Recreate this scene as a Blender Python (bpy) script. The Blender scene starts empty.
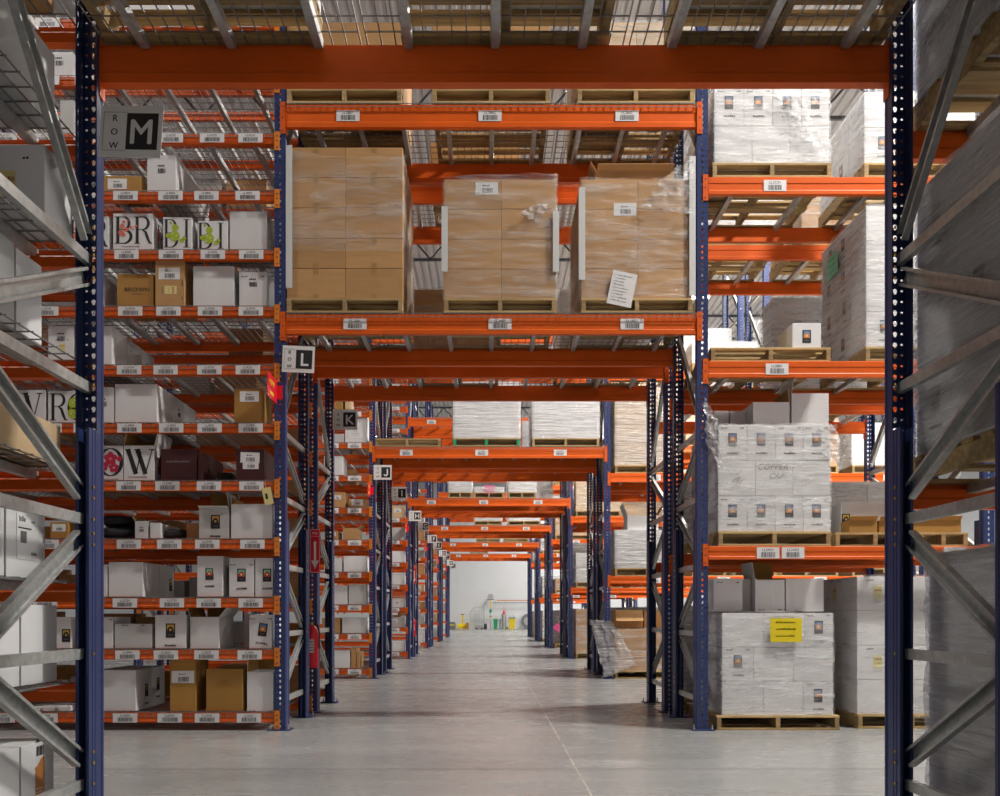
import bpy, bmesh, math, random
from mathutils import Vector, Matrix, noise
random.seed(7)
S = bpy.context.scene
COL = S.collection
EYE = 1.03
CX = 0.029
R = math.radians
def px2(px, py, z): return ((px-488)*z/900.0, EYE+(614-py)*z/900.0)
def X(px, z): return (px-488)*z/900.0
def Z(py, z): return EYE+(614-py)*z/900.0

# ------------------------------------------------------------------ materials
M = {}
def mat(name, col, rough=.6, metal=0, var=0.0, nscale=8, nstr=0.0, stretch=(1,1,1), bump=0.0, bscale=60, spec=.5, coat=0):
    m = bpy.data.materials.new(name); m.use_nodes = True
    nt = m.node_tree; N = nt.nodes; L = nt.links
    b = N['Principled BSDF']
    b.inputs['Roughness'].default_value = rough; b.inputs['Metallic'].default_value = metal
    b.inputs['Specular IOR Level'].default_value = spec
    b.inputs['Coat Weight'].default_value = coat
    tc = N.new('ShaderNodeTexCoord'); mp = N.new('ShaderNodeMapping'); mp.inputs['Scale'].default_value = stretch
    L.new(tc.outputs['Object'], mp.inputs['Vector'])
    oi = N.new('ShaderNodeObjectInfo')
    va = N.new('ShaderNodeVectorMath'); va.operation = 'ADD'
    sc = N.new('ShaderNodeMath'); sc.operation = 'MULTIPLY'; sc.inputs[1].default_value = 37.0
    L.new(oi.outputs['Random'], sc.inputs[0]); L.new(mp.outputs[0], va.inputs[0]); L.new(sc.outputs[0], va.inputs[1])
    ns = N.new('ShaderNodeTexNoise'); ns.inputs['Scale'].default_value = nscale; ns.inputs['Detail'].default_value = 5
    L.new(va.outputs[0], ns.inputs['Vector'])
    hsv = N.new('ShaderNodeHueSaturation'); hsv.inputs['Color'].default_value = (*col, 1)
    a = N.new('ShaderNodeMapRange'); a.inputs['To Min'].default_value = 1-nstr; a.inputs['To Max'].default_value = 1+nstr
    a.inputs['From Min'].default_value = .3; a.inputs['From Max'].default_value = .7
    L.new(ns.outputs['Fac'], a.inputs['Value'])
    v = N.new('ShaderNodeMapRange'); v.inputs['To Min'].default_value = 1-var; v.inputs['To Max'].default_value = 1+var
    L.new(oi.outputs['Random'], v.inputs['Value'])
    mu = N.new('ShaderNodeMath'); mu.operation = 'MULTIPLY'; L.new(a.outputs[0], mu.inputs[0]); L.new(v.outputs[0], mu.inputs[1])
    L.new(mu.outputs[0], hsv.inputs['Value']); L.new(hsv.outputs[0], b.inputs['Base Color'])
    if bump:
        n2 = N.new('ShaderNodeTexNoise'); n2.inputs['Scale'].default_value = bscale; n2.inputs['Detail'].default_value = 3
        L.new(va.outputs[0], n2.inputs['Vector'])
        bp = N.new('ShaderNodeBump'); bp.inputs['Strength'].default_value = bump; bp.inputs['Distance'].default_value = .01
        L.new(n2.outputs['Fac'], bp.inputs['Height']); L.new(bp.outputs[0], b.inputs['Normal'])
    M[name] = m; return m
mat('orange_paint', (.78,.118,.008), .45, var=.06, nscale=3, nstr=.07, spec=.3)
mat('amber_paint', (.85,.25,.02), .42, var=.06)
mat('navy_paint', (.024,.042,.145), .36, var=.08, nscale=4, nstr=.12)
mat('galvanised', (.50,.51,.50), .42, .55, var=.06, nscale=30, nstr=.16)
mat('wire_steel', (.30,.30,.30), .45, .6)
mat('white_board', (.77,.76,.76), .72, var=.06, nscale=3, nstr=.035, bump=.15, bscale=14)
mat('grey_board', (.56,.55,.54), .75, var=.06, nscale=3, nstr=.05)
mat('kraft', (.52,.29,.115), .75, var=.10, nscale=5, nstr=.06, stretch=(1,1,6))
mat('ochre', (.42,.215,.045), .75, var=.08, nscale=5, nstr=.06)
mat('pale_kraft', (.66,.47,.27), .75, var=.05, nscale=5, nstr=.05)
mat('maroon', (.055,.012,.014), .45, var=.1)
mat('black_cloth', (.012,.012,.016), .8)
mat('kraft_tape', (.43,.25,.09), .35)
mat('clear_tape', (.62,.44,.26), .2)
mat('wood', (.50,.34,.15), .78, var=.18, nscale=3, nstr=.28, stretch=(1,14,14))
mat('old_wood', (.38,.26,.12), .8, var=.18, nscale=3, nstr=.3, stretch=(1,14,14))
mat('paper', (.83,.82,.82), .6)
mat('ink', (.015,.015,.018), .6)
mat('grey_ink', (.16,.15,.15), .7)
mat('red_ink', (.62,.05,.03), .5)
mat('sign_red', (.80,.01,.03), .4)
mat('pink', (.85,.12,.35), .5)
mat('coral', (.80,.17,.11), .6)
mat('rose', (.50,.015,.06), .6)
mat('lime', (.42,.55,.02), .6)
mat('yellow_paper', (.90,.72,.01), .5)
mat('cream_paper', (.80,.70,.30), .5)
mat('green_paper', (.24,.70,.46), .55)
mat('orange_ink', (.75,.25,.04), .5)
mat('blue_ink', (.10,.25,.50), .5)
mat('logo_orange', (.52,.20,.05), .55)
mat('corner_board', (.70,.71,.70), .55)
mat('brass', (.75,.5,.12), .35, .8)
mat('green_plastic', (.01,.32,.13), .4)
mat('yellow_plastic', (.85,.62,.01), .4)
mat('grey_plastic', (.18,.19,.20), .45)
mat('black_rubber', (.02,.02,.02), .7)
mat('sign_white', (.86,.85,.84), .5)
mat('wall_paint', (.78,.79,.81), .6, nscale=1, nstr=.02)
mat('roof_metal', (.62,.62,.63), .5, nscale=1, nstr=.03)
mat('roof_steel', (.10,.10,.11), .5)
mat('steel', (.55,.56,.57), .3, .8)
mat('lamp_housing', (.8,.8,.8), .4)
mat('floor_joint', (.46,.44,.38), .6)
mat('floor_joint_dark', (.14,.14,.14), .6)
def emis(name, col, s):
    m = bpy.data.materials.new(name); m.use_nodes = True
    b = m.node_tree.nodes['Principled BSDF']; b.inputs['Emission Color'].default_value = (*col,1); b.inputs['Emission Strength'].default_value = s
    M[name] = m
emis('lamp_glow', (1,.97,.92), 12)
def floor_mat():
    m = bpy.data.materials.new('polished_concrete'); m.use_nodes = True; nt = m.node_tree; N = nt.nodes; L = nt.links
    b = N['Principled BSDF']; tc = N.new('ShaderNodeTexCoord')
    n1 = N.new('ShaderNodeTexNoise'); n1.inputs['Scale'].default_value = .9; n1.inputs['Detail'].default_value = 8; n1.inputs['Roughness'].default_value = .62
    mp = N.new('ShaderNodeMapping'); mp.inputs['Scale'].default_value = (.5,1.5,1)
    L.new(tc.outputs['Object'], mp.inputs[0]); L.new(mp.outputs[0], n1.inputs['Vector'])
    cr = N.new('ShaderNodeValToRGB'); e = cr.color_ramp.elements
    e[0].position = .3; e[0].color = (.29,.292,.288,1); e[1].position = .7; e[1].color = (.39,.388,.38,1)
    L.new(n1.outputs['Fac'], cr.inputs[0]); L.new(cr.outputs[0], b.inputs['Base Color'])
    n2 = N.new('ShaderNodeTexNoise'); n2.inputs['Scale'].default_value = 3; n2.inputs['Detail'].default_value = 6
    L.new(mp.outputs[0], n2.inputs['Vector'])
    mr = N.new('ShaderNodeMapRange'); mr.inputs['To Min'].default_value = .17; mr.inputs['To Max'].default_value = .36
    L.new(n2.outputs['Fac'], mr.inputs['Value']); L.new(mr.outputs[0], b.inputs['Roughness'])
    bp = N.new('ShaderNodeBump'); bp.inputs['Strength'].default_value = .06; bp.inputs['Distance'].default_value = .02
    L.new(n2.outputs['Fac'], bp.inputs['Height']); L.new(bp.outputs[0], b.inputs['Normal'])
    b.inputs['Specular IOR Level'].default_value = .6
    M['polished_concrete'] = m
floor_mat()
def wrap_mat(name, base, streak, zs, tint):
    m = bpy.data.materials.new(name); m.use_nodes = True; nt = m.node_tree; N = nt.nodes; L = nt.links
    b = N['Principled BSDF']; out = N['Material Output']
    b.inputs['Base Color'].default_value = (*tint,1); b.inputs['Roughness'].default_value = .13; b.inputs['Specular IOR Level'].default_value = 1.0
    tr = N.new('ShaderNodeBsdfTransparent'); mx = N.new('ShaderNodeMixShader')
    tc = N.new('ShaderNodeTexCoord'); mp = N.new('ShaderNodeMapping'); mp.inputs['Scale'].default_value = (1.3,1.3,zs); mp.inputs['Rotation'].default_value = (R(3),R(5),0)
    L.new(tc.outputs['Object'], mp.inputs[0])
    oi = N.new('ShaderNodeObjectInfo'); va = N.new('ShaderNodeVectorMath'); va.operation = 'ADD'
    sc = N.new('ShaderNodeMath'); sc.operation = 'MULTIPLY'; sc.inputs[1].default_value = 50
    L.new(oi.outputs['Random'], sc.inputs[0]); L.new(mp.outputs[0], va.inputs[0]); L.new(sc.outputs[0], va.inputs[1])
    n = N.new('ShaderNodeTexNoise'); n.inputs['Scale'].default_value = 1.6; n.inputs['Detail'].default_value = 7; n.inputs['Roughness'].default_value = .62; n.inputs['Distortion'].default_value = .4
    L.new(va.outputs[0], n.inputs['Vector'])
    mr = N.new('ShaderNodeMapRange'); mr.inputs['From Min'].default_value = .42; mr.inputs['From Max'].default_value = .78
    mr.inputs['To Min'].default_value = base; mr.inputs['To Max'].default_value = streak
    L.new(n.outputs['Fac'], mr.inputs['Value'])
    big = N.new('ShaderNodeTexNoise'); big.inputs['Scale'].default_value = 7; big.inputs['Detail'].default_value = 6
    mp2 = N.new('ShaderNodeMapping'); mp2.inputs['Scale'].default_value = (.6,.6,2.2); L.new(tc.outputs['Object'], mp2.inputs[0]); L.new(mp2.outputs[0], big.inputs['Vector'])
    ad = N.new('ShaderNodeMath'); ad.operation = 'ADD'; L.new(n.outputs['Fac'], ad.inputs[0]); L.new(big.outputs['Fac'], ad.inputs[1])
    bp = N.new('ShaderNodeBump'); bp.inputs['Strength'].default_value = 1.0; bp.inputs['Distance'].default_value = .035
    L.new(ad.outputs[0], bp.inputs['Height']); L.new(bp.outputs[0], b.inputs['Normal'])
    L.new(mr.outputs[0], mx.inputs[0]); L.new(tr.outputs[0], mx.inputs[1]); L.new(b.outputs[0], mx.inputs[2]); L.new(mx.outputs[0], out.inputs['Surface'])
    M[name] = m
wrap_mat('stretch_film', .10, .62, 13, (.97,.97,.98))
wrap_mat('heavy_film', .34, .68, 22, (.92,.91,.92))
wrap_mat('light_film', .05, .50, 7, (.86,.86,.86))

# ------------------------------------------------------------------ mesh builder
class MB:
    def __init__(s): s.v = []; s.f = []; s.m = []; s.names = []
    def mi(s, n):
        if n not in s.names: s.names.append(n)
        return s.names.index(n)
    def face(s, pts, m):
        i = len(s.v); s.v += [tuple(p) for p in pts]; s.f.append(tuple(range(i, i+len(pts)))); s.m.append(s.mi(m)); return s
    def box(s, x0,y0,z0,x1,y1,z1, m):
        i = len(s.v); k = s.mi(m)
        s.v += [(x0,y0,z0),(x1,y0,z0),(x1,y1,z0),(x0,y1,z0),(x0,y0,z1),(x1,y0,z1),(x1,y1,z1),(x0,y1,z1)]
        for q in ((0,3,2,1),(4,5,6,7),(0,1,5,4),(1,2,6,5),(2,3,7,6),(3,0,4,7)): s.f.append(tuple(i+a for a in q)); s.m.append(k)
        return s
    def cbox(s, x0,y0,z0,x1,y1,z1, m, b=.006):      # box with chamfered edges
        bm = bmesh.new(); bmesh.ops.create_cube(bm, size=1)
        for v in bm.verts: v.co = Vector(((x0+x1)/2+v.co.x*(x1-x0),(y0+y1)/2+v.co.y*(y1-y0),(z0+z1)/2+v.co.z*(z1-z0)))
        bmesh.ops.bevel(bm, geom=bm.edges[:], offset=b, segments=2, affect='EDGES', profile=.6)
        s.add_bm(bm, m); bm.free(); return s
    def add_bm(s, bm, m):
        k = s.mi(m); i = len(s.v); bm.verts.index_update()
        s.v += [tuple(v.co) for v in bm.verts]
        for f in bm.faces: s.f.append(tuple(i+v.index for v in f.verts)); s.m.append(k)
    def prism_x(s, prof, x0, x1, m, caps=True, skip=()):      # prof: (y,z) points, closed
        i = len(s.v); n = len(prof); k = s.mi(m)
        s.v += [(x0,y,z) for y,z in prof]+[(x1,y,z) for y,z in prof]
        for a in range(n):
            b = (a+1) % n
            s.f.append((i+a,i+b,i+n+b,i+n+a)); s.m.append(k)
        if caps:
            s.f.append(tuple(i+a for a in range(n))[::-1]); s.m.append(k); s.f.append(tuple(i+n+a for a in range(n))); s.m.append(k)
        return s
    def prism_z(s, prof, z0, z1, m, closed=True, caps=True):      # prof: (x,y)
        i = len(s.v); n = len(prof); k = s.mi(m)
        s.v += [(x,y,z0) for x,y in prof]+[(x,y,z1) for x,y in prof]
        for a in range(n if closed else n-1):
            b = (a+1) % n
            s.f.append((i+a,i+b,i+n+b,i+n+a)); s.m.append(k)
        if closed and caps:
            s.f.append(tuple(i+a for a in range(n))[::-1]); s.m.append(k); s.f.append(tuple(i+n+a for a in range(n))); s.m.append(k)
        return s
    def cyl(s, c, r, h, m, n=16, axis='z', r2=None):
        r2 = r if r2 is None else r2
        i = len(s.v); k = s.mi(m)
        for rr, t in ((r,0),(r2,h)):
            for a in range(n):
                u = rr*math.cos(2*math.pi*a/n); w = rr*math.sin(2*math.pi*a/n)
                p = {'z':(u,w,t),'y':(u,t,w),'x':(t,u,w)}[axis]
                s.v.append((c[0]+p[0],c[1]+p[1],c[2]+p[2]))
        for a in range(n):
            b = (a+1) % n; s.f.append((i+a,i+b,i+n+b,i+n+a)); s.m.append(k)
        s.f.append(tuple(i+a for a in range(n))[::-1]); s.m.append(k); s.f.append(tuple(i+n+a for a in range(n))); s.m.append(k)
        return s
    def bar(s, p, q, w, m, n=4, w2=None):
        p = Vector(p); q = Vector(q); d = (q-p).normalized(); u = d.orthogonal().normalized(); v = d.cross(u)
        if n == 4:
            u, v = (u+v).normalized(), (u-v).normalized()
        i = len(s.v); k = s.mi(m)
        for c in (p,q):
            for a in range(n):
                t = 2*math.pi*a/n; s.v.append(tuple(c+(u*math.cos(t)+v*math.sin(t))*w))
        for a in range(n):
            b = (a+1) % n; s.f.append((i+a,i+b,i+n+b,i+n+a)); s.m.append(k)
        s.f.append(tuple(i+a for a in range(n))[::-1]); s.m.append(k); s.f.append(tuple(i+n+a for a in range(n))); s.m.append(k)
        return s
    def mesh(s, name):
        me = bpy.data.meshes.new(name); me.from_pydata(s.v, [], s.f)
        for n in s.names: me.materials.append(M[n])
        me.polygons.foreach_set('material_index', s.m); me.update()
        bm = bmesh.new(); bm.from_mesh(me); bmesh.ops.recalc_face_normals(bm, faces=bm.faces[:]); bm.to_mesh(me); bm.free()
        return me
    def raw(s, name):
        me = bpy.data.meshes.new(name); me.from_pydata(s.v, [], s.f)
        for n in s.names: me.materials.append(M[n])
        me.polygons.foreach_set('material_index', s.m); me.update(); return me
def ob(name, me, loc=(0,0,0), rot=(0,0,0), parent=None):
    o = bpy.data.objects.new(name, me); COL.objects.link(o); o.location = loc; o.rotation_euler = rot
    if parent: o.parent = parent
    return o
def tag(o, label, cat, group=None, kind=None):
    o['label'] = label; o['category'] = cat
    if group: o['group'] = group
    o['kind'] = kind or 'thing'
    return o
def struct(o): o['kind'] = 'structure'; return o
CACHE = {}
def cached(key, fn):
    if key not in CACHE: CACHE[key] = fn()
    return CACHE[key]
ORD = ['lowest','second','third','fourth','fifth','sixth','seventh','eighth','ninth','tenth','eleventh','twelfth','thirteenth','fourteenth']
NTH = ['first','second','third','fourth','fifth','sixth','seventh','eighth','ninth','tenth','eleventh','twelfth']

def text_poly(txt, size, m, mb, u=0, v=0, y=-.001, align='CENTER', shear=0, xs=1.0, bold=0):
    cu = bpy.data.curves.new('t','FONT'); cu.body = txt; cu.size = size; cu.align_x = align; cu.shear = shear; cu.offset = bold; cu.resolution_u = 3
    o = bpy.data.objects.new('t', cu); COL.objects.link(o)
    me = bpy.data.meshes.new_from_object(o)
    i = len(mb.v); k = mb.mi(m)
    mb.v += [(p.co.x*xs+u, y, p.co.y+v) for p in me.vertices]
    for f in me.polygons: mb.f.append(tuple(i+a for a in f.vertices)); mb.m.append(k)
    bpy.data.objects.remove(o); bpy.data.curves.remove(cu); bpy.data.meshes.remove(me)

# ------------------------------------------------------------------ room shell
XW0, XW1, YW0, YW1, H = -24, 26, -7, 61.6, 10.6
mb = MB().box(XW0-.2,YW0-.2,-.2,XW1+.2,YW1+.2,0,'polished_concrete'); struct(ob('floor', mb.mesh('floor')))
mb = MB().box(XW0-.2,YW1,0,XW1+.2,YW1+.2,H,'wall_paint'); struct(ob('wall_far', mb.mesh('wall_far')))
mb = MB().box(XW0-.2,YW0-.2,0,XW1+.2,YW0,H,'wall_paint'); struct(ob('wall_near', mb.mesh('wall_near')))
mb = MB().box(XW0-.2,YW0,0,XW0,YW1,H,'wall_paint'); struct(ob('wall_left', mb.mesh('wall_left')))
mb = MB().box(XW1,YW0,0,XW1+.2,YW1,H,'wall_paint'); struct(ob('wall_right', mb.mesh('wall_right')))
# corrugated steel roof deck
mb = MB(); x = XW0; prof = []
while x < XW1:
    prof += [(x,H),(x+.09,H),(x+.12,H+.05),(x+.17,H+.05)]; x += .2
k = mb.mi('roof_metal')
for a in range(len(prof)-1):
    i = len(mb.v); mb.v += [(prof[a][0],YW0-.2,prof[a][1]),(prof[a+1][0],YW0-.2,prof[a+1][1]),(prof[a+1][0],YW1+.2,prof[a+1][1]),(prof[a][0],YW1+.2,prof[a][1])]
    mb.f.append((i,i+1,i+2,i+3)); mb.m.append(k)
mb.box(XW0-.2,YW0-.2,H+.06,XW1+.2,YW1+.2,H+.2,'roof_metal')
struct(ob('ceiling', mb.raw('ceiling')))
# open web joists
def joist():
    mb = MB(); L = XW1-XW0-.1
    mb.box(0,-.03,-.06,L,.03,0,'roof_steel'); mb.box(0,-.03,-.78,L,.03,-.72,'roof_steel')
    n = int(L/1.2); a = 0
    for i in range(n):
        x = i*L/n; mb.bar((x,0,-.05),(x+L/n/2,0,-.73),.022,'roof_steel'); mb.bar((x+L/n/2,0,-.73),(x+L/n,0,-.05),.022,'roof_steel')
    return mb.mesh('roof_joist')
jm = joist()
for i, y in enumerate((2.2,9.2,16,22.4,28.8,35.2,41.6,48,54.4,60)):
    o = ob('ceiling_joist', jm, (XW0+.05,y,H-.005)); struct(o)
# floor joints
mb = MB().box(-.006,YW0,0.0004,.006,YW1,.0012,'floor_joint'); struct(ob('trim_1', mb.mesh('trim'), (.587,0,0)))
jf = MB().box(XW0,-.004,.0003,XW1,.004,.0010,'floor_joint_dark').mesh('trim')
for i, y in enumerate((5.98,12.3,18.7,25)): struct(ob('trim_%d'%(i+2), jf, (0,y,0)))

# ------------------------------------------------------------------ lamps
def fixture():
    mb = MB(); mb.prism_x([(-.22,0),(-.16,.09),(.16,.09),(.22,0),(.19,0),(.14,.06),(-.14,.06),(-.19,0)],-.62,.62,'lamp_housing'); return mb.mesh('housing')
fh = fixture(); fd = MB().box(-.6,-.15,.03,.6,.15,.05,'lamp_glow').mesh('diffuser'); fr = MB().bar((-.4,0,.09),(-.4,0,.6),.006,'steel').bar((.4,0,.09),(.4,0,.6),.006,'steel').mesh('hanger')
LH = 9.9
LAMPY = [6.05, 12.4, 18.75, 25.1, 31.45, 37.8, 45, 51, 57]
LAMPX = [-12.4, -5.6, 5.6, 13.0]
POWER = {-12.4:40, -5.6:165, 5.6:880, 13.0:400}
def lamp_data(x, y):
    e = POWER[x]*(1 if x > 0 or y < 8 else .2)*(.5 if y > 40 else 1)
    def f():
        l = bpy.data.lights.new('lamp_light','AREA'); l.shape = 'RECTANGLE'; l.size = 1.2; l.size_y = .35; l.energy = e; l.color = (1,.965,.91); return l
    return cached(('lamp',e), f)
for yi, y in enumerate(LAMPY):
    for xi, x in enumerate(LAMPX):
        r = ob('ceiling_lamp', None, (x,y,LH)); r.empty_display_size = .2
        tag(r, 'white high-bay lamp hanging over %s aisle, %s' % (NTH[yi], ['second from the sign-side wall','nearest tunnel on sign side','nearest tunnel on pallet side','second on pallet side'][xi]), 'lamp', 'high-bay lamps under the roof')
        ob('housing', fh, parent=r); ob('diffuser', fd, parent=r); ob('hanger', fr, parent=r)
        lo = ob('lamp_light', lamp_data(x,y), (0,0,.02), parent=r)

# ------------------------------------------------------------------ rack uprights
FH = 7.9
PD = .075
def post_mesh(s, h, step=.05):
    mb = MB(); w = .049; n = int(h/step); k = mb.mi('navy_paint')
    def strip(xa, xb, y, z0, z1): mb.face([(xa,y,z0),(xb,y,z0),(xb,y,z1),(xa,y,z1)],'navy_paint')
    cols = [(.002*s, .0175, .0105, True), (-.030*s, .0115, .0062, False)]
    edges = sorted([-w, w]+[c[0]-c[1] for c in cols]+[c[0]+c[1] for c in cols])
    holes = {round(c[0]-c[1],4):c for c in cols}
    for a in range(len(edges)-1):
        xa, xb = edges[a], edges[a+1]
        if xb-xa < 1e-5: continue
        c = holes.get(round(xa,4))
        if not c: strip(xa, xb, 0, 0, h); continue
        for j in range(n):
            z0 = j*step; z1 = z0+step; cz = z0+step/2; r = c[2]
            if c[3]: hp = [(-.5*r,-1.35*r),(.5*r,-1.35*r),(.6*r,-.6*r),(r,.1*r),(.7*r,.85*r),(0,1.15*r),(-.7*r,.85*r),(-r,.1*r)]; hp = [hp[i] for i in (0,1,2,3,4,5,6,7)]; op = [(xa,z0),(xb,z0),(xb,cz-.012),(xb,cz),(xb,z1),(c[0],z1),(xa,z1),(xa,cz)]
            else: hp = [(-.7*r,-.7*r),(.7*r,-.7*r),(r,-.2*r),(r,.3*r),(.7*r,.7*r),(0,r),(-.7*r,.7*r),(-r,0)]; op = [(xa,z0),(xb,z0),(xb,cz-.01),(xb,cz),(xb,z1),(c[0],z1),(xa,z1),(xa,cz)]
            i = len(mb.v); mb.v += [(x,0,z) for x,z in op]+[(c[0]+x,0,cz+z) for x,z in hp]+[(c[0]+x,.003,cz+z) for x,z in hp]
            for q in range(8):
                p = (q+1) % 8
                mb.f.append((i+q,i+p,i+8+p,i+8+q)); mb.m.append(k); mb.f.append((i+8+q,i+8+p,i+16+p,i+16+q)); mb.m.append(k)
        # tail
    for sg in (-1,1):
        pr = [(w,0),(w,.012),(w-.005,.018),(w-.005,.036),(w,.042),(w,PD),(w-.004,PD),(w-.004,PD-.003)]
        pr = [(sg*x,y) for x,y in pr]
        mb.prism_z(pr, 0, h, 'navy_paint', closed=False)
        pr2 = [(sg*(abs(x)-.0025),y+(.0 if j<5 else -.0025)) for j,(x,y) in enumerate(pr)]
        mb.prism_z(pr2, 0, h, 'navy_paint', closed=False)
    return mb.mesh('post')
def reinf_mesh(h, s):      # narrower doubling channel bolted against the tunnel side of the lower post
    mb = MB(); w = .049; q = -.008
    pr = [(q,.0),(q,.08),(q+.010,.08),(q+.010,.0775),(q+.0025,.0775),(q+.0025,.0025),(w-.0025,.0025),(w-.0025,.0775),(w-.012,.0775),(w-.012,.08),(w,.08),(w,.060),(w-.004,.055),(w-.004,.046),(w,.041),(w,.030),(w-.004,.025),(w-.004,.016),(w,.011),(w,0)]
    mb.prism_z([(s*x,y) for x,y in pr], 0, h, 'navy_paint')
    return mb.mesh('post_reinforcement')
def bolts_mesh(s, zs, y):
    mb = MB()
    for z in zs: mb.cyl((s*.049,y,z), .007, s*.006, 'brass', 8, 'x')
    return mb.mesh('bolt_row')
def plate_mesh():
    mb = MB().cbox(-.10,-.045,0,.10,.12,.010,'navy_paint',.002)
    return mb.mesh('base_plate')
def anchor_mesh(): return MB().cyl((0,0,.0105),.011,.012,'steel',6).cyl((0,0,.0225),.006,.03,'steel',8).mesh('anchor_bolt')
BOT = .012
def channel(mb, y0, z0, y1, z1, hw, s, m='galvanised', lips=True):      # lipped channel lying in the frame plane, open towards the tunnel
    d = Vector((0,y1-y0,z1-z0)); L = d.length; d.normalize(); n = Vector((0,-d.z,d.y))
    t = .0025; dx = .03
    if lips: pr = [(s*dx/2,-hw+.014),(s*dx/2,-hw),(-s*dx/2,-hw),(-s*dx/2,hw),(s*dx/2,hw),(s*dx/2,hw-.014),(s*(dx/2-t),hw-.014),(s*(dx/2-t),hw-t),(-s*(dx/2-t),hw-t),(-s*(dx/2-t),-hw+t),(s*(dx/2-t),-hw+t),(s*(dx/2-t),-hw+.014)]
    else: pr = [(-s*dx/2,-hw),(-s*dx/2,hw),(s*dx/2,hw),(s*dx/2,-hw)]
    i = len(mb.v); N = len(pr); k = mb.mi(m); o = Vector((0,y0,z0))
    for e in (0,L):
        for x,u in pr: mb.v.append(tuple(o+d*e+n*u+Vector((x,0,0))))
    for a in range(N):
        b = (a+1) % N; mb.f.append((i+a,i+b,i+N+b,i+N+a)); mb.m.append(k)
    if not lips:
        mb.f.append(tuple(i+a for a in range(N))[::-1]); mb.m.append(k); mb.f.append(tuple(i+N+a for a in range(N))); mb.m.append(k)
FD = 1.07
HZ = [.25,.84,1.45,2.06,2.65,3.85,5.05,6.25,7.4]
DG = [(.37,.79),(1.36,.92),(1.57,1.99),(2.57,2.15),(2.75,3.75),(4.95,3.95),(5.15,6.15),(7.3,6.35)]   # (rear z, front z)
def yin(z, front):
    a = .15 if z < 1.87 else .07
    return a if front else FD-a
def brace_ends(zr, zf, flip):
    if flip: zr, zf = zf, zr
    return (yin(zf,True), zf, yin(zr,False), zr)
def frame(x, y, s, flip, phrase, parts=True, group='navy rack uprights beside the tunnel'):
    """x: post centre, y: face of the near post, s: side that faces the tunnel"""
    lab = 'navy perforated rack upright with galvanised braces, ' + phrase
    key = ('post',s)
    pf = cached(('post',s), lambda: post_mesh(s,FH)); pr = cached(('post',-s), lambda: post_mesh(-s,FH))
    if parts:
        r = ob('rack_upright', None, (x,y,BOT-.002)); tag(r, lab, 'rack frame', group)
        ob('front_post', pf, parent=r); ob('rear_post', pr, (0,FD,0), (0,0,math.pi), r)
        ob('post_reinforcement', cached(('reinf',s), lambda: reinf_mesh(1.86,s)), (0,PD+.001,0), parent=r); ob('post_reinforcement', cached(('reinf',-s), lambda: reinf_mesh(1.86,-s)), (0,FD-PD-.001,0), (0,0,math.pi), r)
        for z in HZ:
            e = brace_ends(z,z,False)
            def f(e=e,z=z):
                mb = MB(); channel(mb, e[0]-.02,0,e[2]+.02,0,.024,s,lips=False); return mb.mesh('horizontal_brace')
            ob('horizontal_brace', cached(('hb',s,e[0]), f), (0,0,z), parent=r)
        for zr,zf in DG:
            e = brace_ends(zr,zf,flip)
            def f(e=e):
                mb = MB(); channel(mb,*e,.041,s); return mb.mesh('diagonal_brace')
            ob('diagonal_brace', cached(('db',s,flip,zr), f), parent=r)
        zs = []
        for z in HZ: zs += [z]
        for a,b in DG: zs += [a-.025,a+.025]
        ob('bolt_row', cached(('br',s), lambda: bolts_mesh(s,[z for z in zs],0)), (0,FD-.115,0), parent=r)
        bp = cached('plate', plate_mesh)
        for yy, rz in ((0,0),(FD,math.pi)):
            pl = ob('base_plate', bp, (0,yy,-BOT+.003), (0,0,rz), r)
            for xx in (-.08,.08): ob('anchor_bolt', cached('anchor', anchor_mesh), (xx,-.02,0), parent=pl)
    else:
        def f():
            mb = MB()
            for me, T in ((pf,Matrix()),(pr,Matrix.Translation((0,FD,0))@Matrix.Rotation(math.pi,4,'Z'))):
                i = len(mb.v); k = mb.mi('navy_paint'); mb.v += [tuple(T@v.co) for v in me.vertices]
                for p in me.polygons: mb.f.append(tuple(i+a for a in p.vertices)); mb.m.append(k)
            mb.box(min(s*.049,-s*.008),PD+.001,0,max(s*.049,-s*.008),.15,1.86,'navy_paint'); mb.box(min(s*.049,-s*.008),FD-.15,0,max(s*.049,-s*.008),FD-PD-.001,1.86,'navy_paint')
            for z in HZ: e = brace_ends(z,z,False); channel(mb,e[0],z,e[2],z,.024,s,lips=False)
            for zr,zf in DG: channel(mb,*brace_ends(zr,zf,flip),.041,s)
            mb.box(-.1,-.04,-.008,.1,.12,0,'navy_paint'); mb.box(-.1,FD-.12,-.008,.1,FD+.04,0,'navy_paint')
            return mb.raw('rack_upright')
        tag(ob('rack_upright', cached(('ff',s,flip), f), (x,y,BOT-.002)), lab, 'rack frame', group)

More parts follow.
